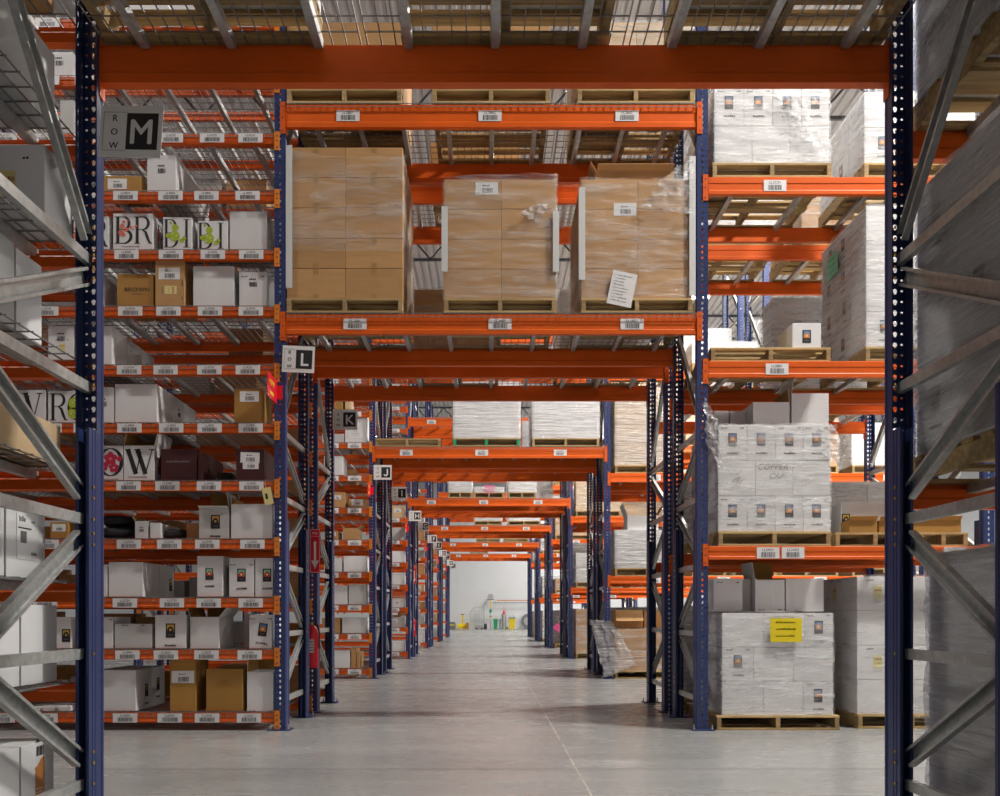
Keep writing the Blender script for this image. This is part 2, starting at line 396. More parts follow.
# ------------------------------------------------------------------ beams, decks, tags
def beam_mesh(L, h, ends=False):
    mb = MB()
    mb.prism_x([(0,-h),(.052,-h),(.052,-h+.045),(.044,-h+.055),(.044,-.024),(.024,-.024),(.024,0),(.004,0),(0,-.004),(0,-h*.35),(.004,-h*.4),(.004,-h*.75),(0,-h*.8)],0.0012,L-.0012,'orange_paint')
    if ends:
        for x0,x1 in ((-.048,.004),(L-.004,L+.048)): mb.box(x0,-.007,-h-.055,x1,-.001,.02,'orange_paint')
    return mb.mesh('beam')
def end_mesh(h, m, s):      # L-shaped end plate, hooked on the post face; plate from x=-.048 to 0, tongue to the beam
    mb = MB(); mb.box(-.046,-.007,-h-.06,.004,-.001,.02,m); mb.box(.0006,-.007,-h-.06,.004,.05,.02,m)
    for z in (-.02,-h*.5-.02,-h-.035): mb.cyl((-.024,-.0075,z),.007,-.001,'navy_paint',8,'y')
    if s < 0:
        mb.v = [(-x,y,z) for x,y,z in mb.v]
    return mb.mesh('end_plate')
def tag_mesh(w, h, txt):
    mb = MB(); mb.box(-w/2,-.0022,-h/2,w/2,-.0002,h/2,'paper'); rnd = random.Random(txt)
    return mb.mesh('barcode_tag')
def tag_print(w, h, txt):
    mb = MB(); rnd = random.Random(txt)
    text_poly(txt, h*.34, 'ink', mb, 0, h*.16, -.0028)
    x = -w*.30
    while x < w*.30:
        b = rnd.choice((.002,.003,.0045)); mb.box(x,-.0028,-h*.40,x+b,-.0023,h*.06,'ink'); x += b+rnd.choice((.002,.0035,.005))
    return mb.mesh('barcode')
def deck_mesh(w, part):
    mb = MB(); y0, y1 = .026, FD-.026
    if part == 'mesh':
        r = .0026; n = 19
        for i in range(n):
            x = .008+i*(w-.016)/(n-1); mb.box(x-r,-.010,.0015,x+r,FD+.010,.0015+2*r,'wire_steel'); mb.box(x-r,-.0135,-.032,x+r,-.0095,.006,'wire_steel'); mb.box(x-r,FD+.0095,-.032,x+r,FD+.0135,.006,'wire_steel')
        for j in range(11):
            y = -.0+j*FD/10; mb.box(.004,y-r,.006,w-.004,y+r,.006+2*r,'wire_steel')
        mb.box(.004,-.0175,-.033,w-.004,-.0138,-.029,'wire_steel')
    else:
        
        pr = [(-.024,0),(-.019,-.036),(.019,-.036),(.024,0),(.0215,0),(.017,-.033),(-.017,-.033),(-.0215,0)]
        i = len(mb.v); n = len(pr); k = mb.mi('galvanised')
        mb.box(-.018,.0262,-.021,.018,.054,-.0005,'galvanised'); mb.box(-.018,FD-.054,-.021,.018,FD-.0262,-.0005,'galvanised'); i = len(mb.v)
        for y in (.054,FD-.054): mb.v += [(x,y,z) for x,z in pr]
        for a in range(n):
            b = (a+1) % n; mb.f.append((i+a,i+b,i+n+b,i+n+a)); mb.m.append(k)
        mb.f.append((i,i+1,i+2,i+3)); mb.m.append(k); mb.f.append((i+n,i+n+1,i+n+2,i+n+3)); mb.m.append(k)
    return mb.mesh(part)
DW = 1.2
def deck(x, y, z, phrase, parts=True, group='wire decks on the racks'):
    lab = 'galvanised wire mesh deck ' + phrase
    if parts:
        r = ob('wire_deck', None, (x,y,z)); tag(r, lab, 'wire deck', group)
        ob('wire_mesh', cached('dm', lambda: deck_mesh(DW,'mesh')), parent=r)
        for q in (.2,.6,1.0): ob('support_channel', cached('dc', lambda: deck_mesh(DW,'channel')), (q,0,0), parent=r)
    else:
        def f():
            a = cached('dm', lambda: deck_mesh(DW,'mesh')); c = cached('dc', lambda: deck_mesh(DW,'channel')); mb = MB()
            for me, dx in ((a,0),(c,.2),(c,.6),(c,1.0)):
                i = len(mb.v); k = mb.mi(me.materials[0].name); mb.v += [(v.co.x+dx,v.co.y,v.co.z) for v in me.vertices]
                for p in me.polygons: mb.f.append(tuple(i+q for q in p.vertices)); mb.m.append(k)
            return mb.raw('wire_deck')
        tag(ob('wire_deck', cached('df', f), (x,y,z)), lab, 'wire deck', group)
TAGTXT = {}
def beam(x, y, ztop, L, h, phrase, rear=False, near=True, tags=(), shelf=False, group=None, tw=.215, th=.080, row='L', lv=0, ends=True):
    r = ob('load_beam', cached(('beam',L,h,not near), lambda: beam_mesh(L,h,not near)), (x,y,ztop))
    if rear: r.location = (x+L,y,ztop); r.rotation_euler = (0,0,math.pi)
    tag(r, 'orange steel %s ' % ('shelf beam' if shelf else 'load beam') + phrase, 'beam', group)
    if near and ends:
        m = 'amber_paint' if shelf else 'orange_paint'
        ob('end_plate', cached(('end',h,m,1), lambda: end_mesh(h,m,1)), parent=r); ob('end_plate', cached(('end',h,m,-1), lambda: end_mesh(h,m,-1)), (L,0,0), parent=r)
    for i, tx in enumerate(tags):
        txt = 'LL%d%s%02d' % (2+lv//4, 'ABCD'[lv % 4], i+1) if row == 'L' else 'LL2A01'
        bt = ob('barcode_tag', cached(('tag',tw,th), lambda: tag_mesh(tw,th,txt)), (tx-x,-.0002-(.018 if shelf else 0),-h/2-.001), parent=r)
        ob('barcode', cached(('tagp',tw,th,txt), lambda: tag_print(tw,th,txt)), parent=bt)
    return r
PLc, PRc = -1.842, 1.900
XT0, TL = PLc+.049, 3.644
XL_END = PLc-.049
LL = 3.65
XR0, RL = PRc+.049, 2.44
SH = [.155,.712,1.171,1.69,2.205,2.717,3.23,3.75,4.25,4.77,5.28,5.79,6.30]
SHH = .085
TT = [3.686, 5.543]; TTH = [.175,.20]
RT = [1.63, 3.27, 4.90]; RTH = [.115,.14,.15]
Y0 = 7.97; PER = 6.35; GAP = .40
ROWS = []      # (letter, y of near post face, flip, block)
letters = 'LKJIHGFEDCBA'
for b in range(6):
    ROWS.append((letters[2*b], Y0+PER*b, True, b)); ROWS.append((letters[2*b+1], Y0+PER*b+FD+GAP, False, b))
# row M (rear frame of the block the camera stands in)
YM = Y0-PER+FD+GAP+.04
for (row, y, flip, b) in [('M',YM,False,-1)]+ROWS:
    near = b <= 0; mid = b == 1
    parts = b <= 1
    frame(PLc, y, 1, flip, 'sign side, row '+row, parts)
    frame(PRc, y, -1, flip, 'pallet side, row '+row, parts)
    if row != 'M':
        if b <= 2: frame(PLc-LL-.098, y, 1, flip, 'far end of shelving, row '+row, False, 'navy rack uprights beside the tunnel')
        frame(PRc+RL+.098, y, -1, flip, 'one bay beyond tunnel, pallet side, row '+row, b<=0)
        if b >= 1 and b <= 3: frame(PRc+2*(RL+.098), y, -1, flip, 'two bays beyond tunnel, pallet side, row '+row, False)
    # tunnel beams
    lvls = range(len(TT)) if row != 'M' else [0]
    for k in lvls:
        tg = [X(p,Y0) for p in ((355,500,632) if k==0 else (348,490,627))] if b <= 0 and row=='L' else ([-1.3,-.1,1.15] if row in 'JHFDB' else [])
        zt_ = TT[k]-(.016 if row=='M' else 0); hh_ = .19 if row=='M' else TTH[k]
        beam(XT0, y, zt_, TL, hh_, 'front of %s tunnel level, row %s' % (ORD[k],row), tags=tg, near=near or mid, group='orange beams over the tunnel', th=.095, tw=.205, row=row, lv=k)
        beam(XT0, y+FD, zt_, TL, hh_, 'rear of %s tunnel level, row %s' % (ORD[k],row), rear=True, near=near or mid, group='orange beams over the tunnel')
        for q in range(3): deck(XT0+.012+q*(TL/3), y, zt_, '%s over tunnel, %s level, row %s' % (['sign side','middle','pallet side'][q],ORD[k],row), near, 'wire decks over the tunnel')
    # sign side shelving
    for k, z in enumerate(SH):
        if row == 'M' and k > 9: continue
        if b >= 3 and k > 9: continue
        x0 = XL_END-LL
        if row == 'L': tg = [XL_END-.21-.36*i+random.uniform(-.03,.03) for i in range(9)]
        elif b == 1 and row == 'J': tg = [XL_END-.23-.36*i for i in range(3)]
        elif b >= 2 and row in 'HFDB': tg = [XL_END-.25]
        else: tg = []
        beam(x0, y, z, LL, SHH, 'front of %s shelf, row %s' % (ORD[k],row), tags=tg, near=near or mid, shelf=True, group='orange shelf beams on the sign side', row=row, lv=k)
        if b <= 2: beam(x0, y+FD, z, LL, SHH, 'rear of %s shelf, row %s' % (ORD[k],row), rear=True, near=near or mid, shelf=True, group='orange shelf beams on the sign side')
        nd = 3 if near and row != 'M' else 1
        if b <= 1 or row in 'HF':
            for q in range(nd): deck(XL_END-DW-.01-q*(LL/3), y, z, 'on %s shelf of row %s, %s from tunnel' % (ORD[k],row,NTH[q]), near, 'wire decks on the sign side shelving')
    # pallet side racking
    for k, z in enumerate(RT):
        tg = []
        if row == 'L': tg = [[X(768,Y0),X(793,Y0),X(955,Y0)],[X(777,Y0),X(960,Y0)],[X(775,Y0),X(960,Y0)]][k]
        elif row in 'JHFDB': tg = [XR0+.7,XR0+1.8]
        beam(XR0, y, z, RL, RTH[k], 'front of %s pallet level, row %s' % (ORD[k],row), tags=tg, near=near or mid, group='orange beams on the pallet side', th=.098, tw=.2, row=row, lv=k)
        beam(XR0, y+FD, z, RL, RTH[k], 'rear of %s pallet level, row %s' % (ORD[k],row), rear=True, near=near or mid, group='orange beams on the pallet side')
        if b >= 1 and b <= 3:
            beam(XR0+RL+.098, y, z, RL, RTH[k], 'front of %s level, second bay out, row %s' % (ORD[k],row), tags=[XR0+RL+.9,XR0+RL+2], near=False, group='orange beams on the pallet side', th=.098, tw=.2, row=row)
            beam(XR0+RL+.098, y+FD, z, RL, RTH[k], 'rear of %s level, second bay out, row %s' % (ORD[k],row), rear=True, near=False, group='orange beams on the pallet side')

# cross bars that carry pallets on the pallet side (two per pallet)
def bar_mesh():
    mb = MB(); mb.box(-.022,.054,-.045,.022,FD-.054,-.042,'galvanised'); mb.box(-.022,.054,-.042,-.019,FD-.054,-.002,'galvanised'); mb.box(.019,.054,-.042,.022,FD-.054,-.002,'galvanised'); mb.box(-.022,.0262,-.021,.022,.054,-.0195,'galvanised'); mb.box(-.022,FD-.054,-.021,.022,FD-.0262,-.0195,'galvanised')
    return mb.mesh('pallet_support')
bmesh_bar = bar_mesh()
for (row, y, flip, b) in [('M',YM,False,-1)]+ROWS[:6]:
    for k, z in enumerate(RT):
        for q, dx in enumerate((.28,.92,1.52,2.16)):
            tag(ob('pallet_support', bmesh_bar, (XR0+dx,y,z)), 'grey steel cross bar, %s from tunnel, %s pallet level, row %s' % (NTH[q],ORD[k],row), 'cross bar', 'pallet support bars')

# ------------------------------------------------------------------ pallets
def pallet_mesh(part, w, d):
    mb = MB(); rnd = random.Random(part)
    if part == 'deck_boards':
        n = 8; bw = d/(n+.9*(n-1)/2.2)
        pitch = (d-.09)/(n-1)
        for i in range(n): mb.cbox(-w/2,i*pitch,.108,w/2,i*pitch+.09,.128,'wood',.002)
    elif part == 'bottom_boards':
        for y in (0,d*.28,d*.55,d-.1): mb.cbox(-w/2,y,0,w/2,y+.095,.018,'wood',.002)
    else: mb.cbox(-.019,0,.0185,.019,d,.1075,'old_wood',.002)
    return mb.mesh(part)
def pallet(xc, y, z, phrase, w=1.05, d=1.12, parts=True, adj='wooden'):
    lab = adj+' pallet '+phrase
    if parts:
        r = ob('wooden_pallet', None, (xc,y,z)); tag(r, lab, 'pallet', 'wooden pallets on the racks')
        ob('deck_boards', cached(('pd',w,d), lambda: pallet_mesh('deck_boards',w,d)), parent=r)
        ob('bottom_boards', cached(('pb',w,d), lambda: pallet_mesh('bottom_boards',w,d)), parent=r)
        if adj.startswith('green'):
            for dx in (-w/2+.03,0,w/2-.03): ob('green_block', cached('gb', lambda: MB().box(-.025,-.006,.02,.025,-.001,.106,'green_plastic').mesh('green_block')), (dx,0,0), parent=r)
        for dx in (-w/2+.022,0,w/2-.022): ob('stringer', cached(('ps',w,d), lambda: pallet_mesh('stringer',w,d)), (dx,0,0), parent=r)
        return r
    def f():
        mb = MB()
        for i in range(8): q = i*(d-.09)/7; mb.box(-w/2,q,.108,w/2,q+.09,.128,'wood')
        for q in (0,d*.28,d*.55,d-.1): mb.box(-w/2,q,0,w/2,q+.095,.018,'wood')
        for dx in (-w/2+.022,0,w/2-.022): mb.box(dx-.019,0,.0185,dx+.019,d,.1075,'old_wood')
        return mb.raw('wooden_pallet')
    return tag(ob('wooden_pallet', cached(('pf',w,d), f), (xc,y,z)), lab, 'pallet', 'wooden pallets on the racks')

# ------------------------------------------------------------------ prints on cartons (flat ink, facing -Y, origin at centre)
def ribbon(mb, pts, ws, m, y=-.0012):
    n = len(pts)
    L = []; Rr = []
    for i in range(n):
        a = Vector(pts[max(i-1,0)]); b = Vector(pts[min(i+1,n-1)]); d = (b-a); d.normalize(); nn = Vector((-d.y,d.x))
        p = Vector(pts[i]); L.append(p+nn*ws[i]/2); Rr.append(p-nn*ws[i]/2)
    for i in range(n-1): mb.face([(L[i].x,y,L[i].y),(L[i+1].x,y,L[i+1].y),(Rr[i+1].x,y,Rr[i+1].y),(Rr[i].x,y,Rr[i].y)], m)
def arc(cx, cy, rx, ry, a0, a1, n=14): return [(cx+rx*math.cos(R(a0+(a1-a0)*i/n)), cy+ry*math.sin(R(a0+(a1-a0)*i/n))) for i in range(n+1)]
def arcw(n, t, T): return [t+(T-t)*math.sin(math.pi*i/n) for i in range(n+1)]
def serif(mb, ch, x, w, h, m='ink'):      # high-contrast serif capital in a w x h cell, lower-left corner x,-h/2
    b = -h/2; T = w*.15; t = w*.035
    def st(x0,y0,x1,y1,tt): ribbon(mb, [(x0,y0),(x1,y1)], [tt,tt], m)
    if ch in 'BR':
        sx = x+w*.22; st(sx,b,sx,b+h,T); st(x+w*.06,b+h-t/2,x+w*.5,b+h-t/2,t)
        n = 14
        ribbon(mb, arc(x+w*.5,b+h*.755,w*.30,h*.235,90,-90,n), arcw(n,t,T), m)
        st(sx,b+h*.52,x+w*.5,b+h*.52,t)
        if ch == 'B':
            ribbon(mb, arc(x+w*.5,b+h*.265,w*.40,h*.255,90,-90,n), arcw(n,t,T*1.1), m); st(x+w*.06,b+t/2,x+w*.5,b+t/2,t)
        else:
            ribbon(mb, [(x+w*.48,b+h*.52),(x+w*.66,b+h*.42),(x+w*.76,b+h*.2),(x+w*.86,b+h*.03),(x+w*.99,b+h*.01)], [t,T*.9,T,T*.7,t], m); st(x+w*.06,b+t/2,x+w*.38,b+t/2,t)
    elif ch == 'I':
        st(x+w*.5,b,x+w*.5,b+h,T); st(x+w*.3,b+h-t/2,x+w*.7,b+h-t/2,t); st(x+w*.3,b+t/2,x+w*.7,b+t/2,t)
    elif ch == 'O':
        n = 28; p = arc(x+w*.5,0,w*.44,h*.48,0,360,n); ribbon(mb, p, [t+(T-t)*abs(math.cos(2*math.pi*i/n)) for i in range(n+1)], m)
    elif ch == 'W':
        st(x+w*.10,b+h,x+w*.38,b,T); st(x+w*.38,b,x+w*.55,b+h*.9,t); st(x+w*.42,b+h,x+w*.70,b,T); st(x+w*.70,b,x+w*.94,b+h,t)
        for q in (.1,.42,.92): st(x+w*(q-.1),b+h-t/2,x+w*(q+.1),b+h-t/2,t)
def blob(mb, u, v, r, m, n=10, y=-.0018, wob=.0):
    mb.face([(u+r*(1+wob*math.cos(5*2*math.pi*i/n))*math.cos(2*math.pi*i/n), y, v+r*(1+wob*math.cos(5*2*math.pi*i/n))*math.sin(2*math.pi*i/n)) for i in range(n)], m)
def flower(mb, u, v, r, m):
    for k in range(5): a = 2*math.pi*k/5+.3; blob(mb, u+r*.6*math.cos(a), v+r*.6*math.sin(a), r*.45, m, 8, -.0018-.0001*k)
def scribble(mb, u, v, w, m, rnd, h=.006):
    x = u
    while x < u+w: b = rnd.uniform(.006,.014); mb.box(x,-.0012,v,x+b,-.0004,v+h*rnd.uniform(.7,1.3),m); x += b+.004
def print_mesh(kind):
    mb = MB(); rnd = random.Random(kind)
    if kind.startswith('wine'):
        c = {'wine':('orange_ink','blue_ink'),'wine_red':('red_ink','green_paper'),'wine_gold':('ink','brass'),'wine_grey':('grey_ink','grey_ink'),'wine_blue':('orange_ink','blue_ink')}[kind]
        mb.box(-.038,-.0012,-.055,.038,-.0002,.06,'ink'); mb.box(-.028,-.0018,-.012,.028,-.0013,.05,c[1])
        mb.face([(-.028,-.0022,-.012),(.028,-.0022,-.012),(.022,-.0022,.02),(.006,-.0022,.038),(-.012,-.0022,.03),(-.026,-.0022,.012)],c[0])
        blob(mb,.0,.008,.011,'cream_paper' if kind!='wine_gold' else 'brass',8,-.0026)
        mb.box(-.02,-.0018,-.035,.02,-.0013,-.03,'grey_ink')
        scribble(mb,-.045,-.125,.09,'ink',rnd,.014)
    elif kind == 'marks':
        scribble(mb,-.10,.125,.05,'ink',rnd,.008); scribble(mb,.07,.125,.03,'ink',rnd,.008)
    elif kind == 'cream':
        mb.box(-.04,-.0012,-.06,.04,-.0002,.06,'cream_paper'); scribble(mb,-.03,.015,.055,'red_ink',rnd,.016); scribble(mb,-.02,-.02,.035,'red_ink',rnd,.006); scribble(mb,-.03,-.085,.06,'grey_ink',rnd,.005); scribble(mb,-.10,.11,.05,'ink',rnd,.01); scribble(mb,.07,.11,.03,'ink',rnd,.01)
    elif kind == 'ship':
        mb.box(-.10,-.0012,-.055,.10,-.0002,.055,'paper'); scribble(mb,-.035,.018,.06,'ink',rnd,.012)
        x = -.04
        while x < .05: b = rnd.choice((.003,.005)); mb.box(x,-.0018,-.04,x+b,-.0013,.002,'ink'); x += b+rnd.choice((.003,.006))
    elif kind == 'ship_small':
        scribble(mb,-.035,.03,.06,'ink',rnd,.01); x = -.03
        while x < .04: b = rnd.choice((.003,.005)); mb.box(x,-.0012,-.03,x+b,-.0003,.012,'ink'); x += b+rnd.choice((.003,.006))
    elif kind == 'sheet':
        mb.box(-.11,-.0012,-.15,.11,-.0002,.15,'paper')
        for i in range(9): scribble(mb,-.085,.11-.028*i,.16*rnd.uniform(.5,1),'grey_ink',rnd,.008)
    elif kind == 'shipping_form':
        mb.box(-.09,-.0012,-.10,.09,-.0002,.11,'cream_paper' if 0 else 'paper'); scribble(mb,-.07,.06,.05,'ink',rnd,.02); mb.box(-.08,-.0018,.03,.03,-.0013,.036,'ink')
        mb.box(-.06,-.0018,-.03,-.01,-.0013,.02,'grey_ink'); scribble(mb,.03,.06,.03,'ink',rnd,.01); scribble(mb,.03,-.08,.04,'ink',rnd,.012)
    elif kind in ('yellow_sheet','green_sheet'):
        mb.box(-.14,-.0012,-.105,.14,-.0002,.105,'yellow_paper' if kind[0]=='y' else 'green_paper')
        for v in (.06,.0,-.06): scribble(mb,-.09,v,.17,'grey_ink',rnd,.014)
    elif kind == 'pink_sheet': mb.box(-.12,-.0012,-.10,.12,-.0002,.10,'pink')
    elif kind == 'logo':
        mb.face([(-.04,-.0012,-.08),(.04,-.0012,-.065),(.04,-.0012,.09),(.01,-.0012,.085),(-.02,-.0012,.055),(-.04,-.0012,.05)],'logo_orange'); scribble(mb,-.03,-.05,.05,'paper',rnd,.006); scribble(mb,-.03,-.065,.05,'paper',rnd,.006)
    elif kind == 'copper':
        text_poly('COPPER', .075, 'grey_ink', mb, 0, .03, -.001, shear=.3); text_poly('CAP', .07, 'grey_ink', mb, .03, -.05, -.001, shear=.4)
    elif kind == 'scrawl':
        for p in ([(-.09,.09),(-.05,.03),(-.01,.08),(.0,.03),(.04,.07)],[(-.06,-.05),(.0,.0),(.03,.01),(-.05,-.1)],[(.0,-.03),(.05,-.02),(-.02,-.10)]): ribbon(mb, p, [.005]*len(p), 'grey_ink')
    elif kind == 'brown_word':
        text_poly('BROWN', .05, 'ink', mb, 0, -.01, -.001, xs=1.2); scribble(mb,-.05,-.035,.1,'grey_ink',rnd,.006)
    elif kind == 'gold_word': text_poly('CHATEAU', .03, 'brass', mb, 0, 0, -.001, xs=1.2) if 0 else scribble(mb,-.11,0,.2,'grey_ink',rnd,.014)
    elif kind == 'text750': text_poly('750 ML', .035, 'ink', mb, 0, 0, -.001)
    elif kind == 'tall_word': text_poly('JAMES', .11, 'grey_ink', mb, 0, 0, -.001, shear=.2)
    elif kind == 'lot': text_poly('HUNTER 2', .03, 'grey_ink', mb, 0, .02, -.001); text_poly('BM-LOTE71', .03, 'grey_ink', mb, 0, -.02, -.001)
    elif kind == 'tape_front': mb.box(-.022,-.001,-.001,.022,-.0002,.045,'kraft_tape')
    elif kind.startswith('big:'):
        _, word, art, cw, ch = kind.split(':'); cw = float(cw); ch = float(ch)
        W = cw*len(word); x = -W/2
        for c in word: serif(mb, c, x, cw, ch); x += cw
        if art == 'coral':
            for u,v,r in ((-.10,.03,.022),(-.085,.06,.014),(-.11,-.02,.026),(-.085,-.035,.018),(-.06,.005,.020),(-.02,.02,.014),(.03,.03,.012),(-.05,.07,.01),(.0,.005,.008)): flower(mb,u*W/.36,v*ch/.2,r,'coral')
            ribbon(mb,[(-.09,-.02),(-.05,.01),(.0,.03),(.04,.03)],[.003]*4,'coral',-.0016)
        elif art == 'lime':
            for u,v,r in ((-.030,.050,.030),(-.035,-.025,.046),(.05,-.045,.018),(-.07,.09,.012),(-.095,-.02,.02),(.03,-.065,.02)): blob(mb,u,v,r,'lime',14)
            for u,v in ((-.06,-.05),(-.02,-.02),(-.05,.0)): blob(mb,u,v,.006,'paper',6,-.0022)
        elif art == 'rose':
            flower(mb,.0,.03,.06,'rose')
            for u,v,r in ((-.06,-.04,.04),(.03,-.05,.045),(-.08,-.07,.02),(.08,.03,.025)): flower(mb,u,v,r,'rose')
            blob(mb,0,.03,.012,'coral',8,-.0026)
        elif art == 'berry':
            blob(mb,.06,.03,.055,'lime',14); blob(mb,.05,-.055,.05,'lime',14)
            for u,v in ((.04,.04),(.08,.02),(.06,.06),(.03,-.06),(.07,-.05)): blob(mb,u,v,.007,'paper',6,-.0022)
        scribble(mb,-.10,-ch/2-.03,.16,'grey_ink',rnd,.007)
    return mb.mesh('print')
PN = {'ship':'shipping_label','ship_small':'barcode_print','sheet':'packing_list','shipping_form':'shipping_label','yellow_sheet':'yellow_notice','green_sheet':'green_notice','pink_sheet':'pink_notice','tape_front':'tape','marks':'printed_marks'}
PL = {'yellow_sheet':'yellow paper notice','green_sheet':'green paper notice','pink_sheet':'pink paper notice','ship':'white barcode label','sheet':'white packing list sheet'}

# ------------------------------------------------------------------ cartons
def carton_mesh(w, d, h, m, open_, tape):
    mb = MB()
    if not open_:
        mb.cbox(-w/2,0,0,w/2,d,h,m,.004)
    else:
        t = .006
        mb.box(-w/2,0,0,w/2,t,h,m); mb.box(-w/2,d-t,0,w/2,d,h,m); mb.box(-w/2,t,0,-w/2+t,d-t,h,m); mb.box(w/2-t,t,0,w/2,d-t,h,m); mb.box(-w/2+t,t,0,w/2-t,d-t,t,'kraft')
    return mb.mesh('carton')
def flap_mesh(L, W, m):
    mb = MB().box(-L/2,0,-.003,L/2,W,0,m).box(-L/2,0,0.0002,L/2,W,.002,'ochre' if m in ('white_board','grey_board','ochre') else m); return mb.mesh('flap')
NAMEM = {'white_board':'white','grey_board':'grey','kraft':'brown','ochre':'tan','pale_kraft':'pale brown','maroon':'dark red','black_cloth':'black'}
def carton(x0, x1, y, z, d, h, m, label, group=None, prints=(), open_=False, rot=0, cat='carton', tape=False, gap=.002):
    w = x1-x0-gap
    kw, kd, kh = round(w,2), round(d,2), round(h,2)
    me = cached(('ct',round(w,3),round(d,3),round(h,3),m,bool(open_)), lambda: carton_mesh(w,d,h,m,open_,tape))
    o = ob('carton', me, ((x0+x1)/2,y,z), (0,0,R(rot))); tag(o, label, cat, group)
    for p in prints:
        kind, face, u, v = p[:4]; rr = R(p[4]) if len(p) > 4 else 0; sc = p[5] if len(p) > 5 else 1
        pm = cached(('pr',kind), lambda: print_mesh(kind))
        nm = PN.get(kind,'printed_logo')
        if face == 'f': c = ob(nm, pm, (u*w/2,-.0006,h/2+v*h/2), (0,rr,0), o)
        elif face == 'r': c = ob(nm, pm, (w/2+.0006,d/2+u*d/2,h/2+v*h/2), (0,0,math.pi/2), o)
        else: c = ob(nm, pm, (-w/2-.0006,d/2-u*d/2,h/2+v*h/2), (0,0,-math.pi/2), o)
        c.scale = (sc,sc,sc)
        if kind in PL: c['label'] = PL[kind]
    if tape:
        for v, hh in ((0,0),(h-.045,0)):
            ob('tape', cached(('pr','tape_front'), lambda: print_mesh('tape_front')), (0,-.0006,v), parent=o)
    if open_:
        inner = 'kraft' if m != 'maroon' else 'maroon'
        for q in open_:      # (side, angle up from horizontal-out, width)
            sd, ang, fw = q
            L = (w if sd in 'fb' else d)-.01
            fm = cached(('fl',round(L,3),fw,m), lambda: flap_mesh(L,fw,m))
            loc, rz = {'f':((0,0,h),math.pi),'b':((0,d,h),0),'r':((w/2,d/2,h),-math.pi/2),'l':((-w/2,d/2,h),math.pi/2)}[sd]
            f = ob('flap', fm, loc, (0,0,0), o); f.rotation_euler = (Matrix.Rotation(rz,3,'Z')@Matrix.Rotation(R(ang),3,'X')).to_euler()
    return o

# ------------------------------------------------------------------ stretch film
def film_mesh(w, d, h, seed, amp=.012, top=False, slant=0):
    rnd = random.Random(seed); P = []
    rc = .012
    def ln(a,b,n): return [(a[0]+(b[0]-a[0])*i/n,a[1]+(b[1]-a[1])*i/n) for i in range(n)]
    g = .010
    x0,x1,y0,y1 = -w/2-g,w/2+g,-g,d+g
    P = ln((x0+rc,y0),(x1-rc,y0),22)+ln((x1-rc,y0),(x1,y0+rc),2)+ln((x1,y0+rc),(x1,y1-rc),18)+ln((x1,y1-rc),(x1-rc,y1),2)+ln((x1-rc,y1),(x0+rc,y1),10)+ln((x0+rc,y1),(x0,y1-rc),2)+ln((x0,y1-rc),(x0,y0+rc),18)+ln((x0,y0+rc),(x0+rc,y0),2)
    nz = max(8,int(h/.045)); n = len(P); mb = MB(); k = mb.mi('x')
    for j in range(nz+1):
        zz = h*j/nz
        for i,(px_,py_) in enumerate(P):
            cxm, cym = 0, d/2; v = Vector((px_-cxm,py_-cym,0)); nn = Vector((0,0,0))
            if abs(py_-y0)<1e-6: nn.y = -1
            elif abs(py_-y1)<1e-6: nn.y = 1
            elif abs(px_-x0)<1e-6: nn.x = -1
            elif abs(px_-x1)<1e-6: nn.x = 1
            else: nn = v.normalized()
            q = noise.noise(Vector((px_*5+seed,py_*5,zz*9)))*.6+noise.noise(Vector((px_*16,py_*16+seed,zz*24)))*.4
            dd = amp*(.35+q*1.2); dd = max(dd,-g*.6)
            z2 = zz
            if j == nz: z2 = zz*1.0+.02*noise.noise(Vector((px_*4,py_*4,seed)))-slant*max(0,(px_-x0)/(x1-x0))
            p = Vector((px_,py_,z2))+nn*dd; mb.v.append(tuple(p))
    for j in range(nz):
        for i in range(n):
            b = (i+1) % n; mb.f.append((j*n+i,j*n+b,(j+1)*n+b,(j+1)*n+i)); mb.m.append(k)
    return mb
def film(x0, x1, y, z, d, h, label, mname='stretch_film', amp=.012, slant=0):
    seed = round((x0*13+y*7+z*3) % 50, 2); mb = film_mesh(x1-x0,d,h,seed,amp,slant=slant); mb.names = [mname]
    me = mb.raw('stretch_wrap')
    for p in me.polygons: p.use_smooth = True
    return tag(ob('stretch_wrap', me, ((x0+x1)/2,y,z)), label, 'stretch wrap', 'clear wrap around pallet loads')
def tail_mesh(pts, seed, m):      # loose crumpled sheet of film between an upper and a lower polyline
    mb = MB(); mb.names = [m]; up, lo = pts; n = 16; nz = 14
    def lerp(poly, t):
        f = t*(len(poly)-1); i = min(int(f),len(poly)-2); return Vector(poly[i]).lerp(Vector(poly[i+1]), f-i)
    for j in range(nz+1):
        for i in range(n+1):
            p = lerp(up,i/n).lerp(lerp(lo,i/n), j/nz); nv = noise.noise_vector(p*22+Vector((seed,0,0)))*.03+noise.noise_vector(p*60)*.012
            mb.v.append(tuple(p+nv))
    for j in range(nz):
        for i in range(n): a = j*(n+1)+i; mb.f.append((a,a+1,a+n+2,a+n+1)); mb.m.append(0)
    me = mb.raw('film_tail')
    for p in me.polygons: p.use_smooth = True
    return me

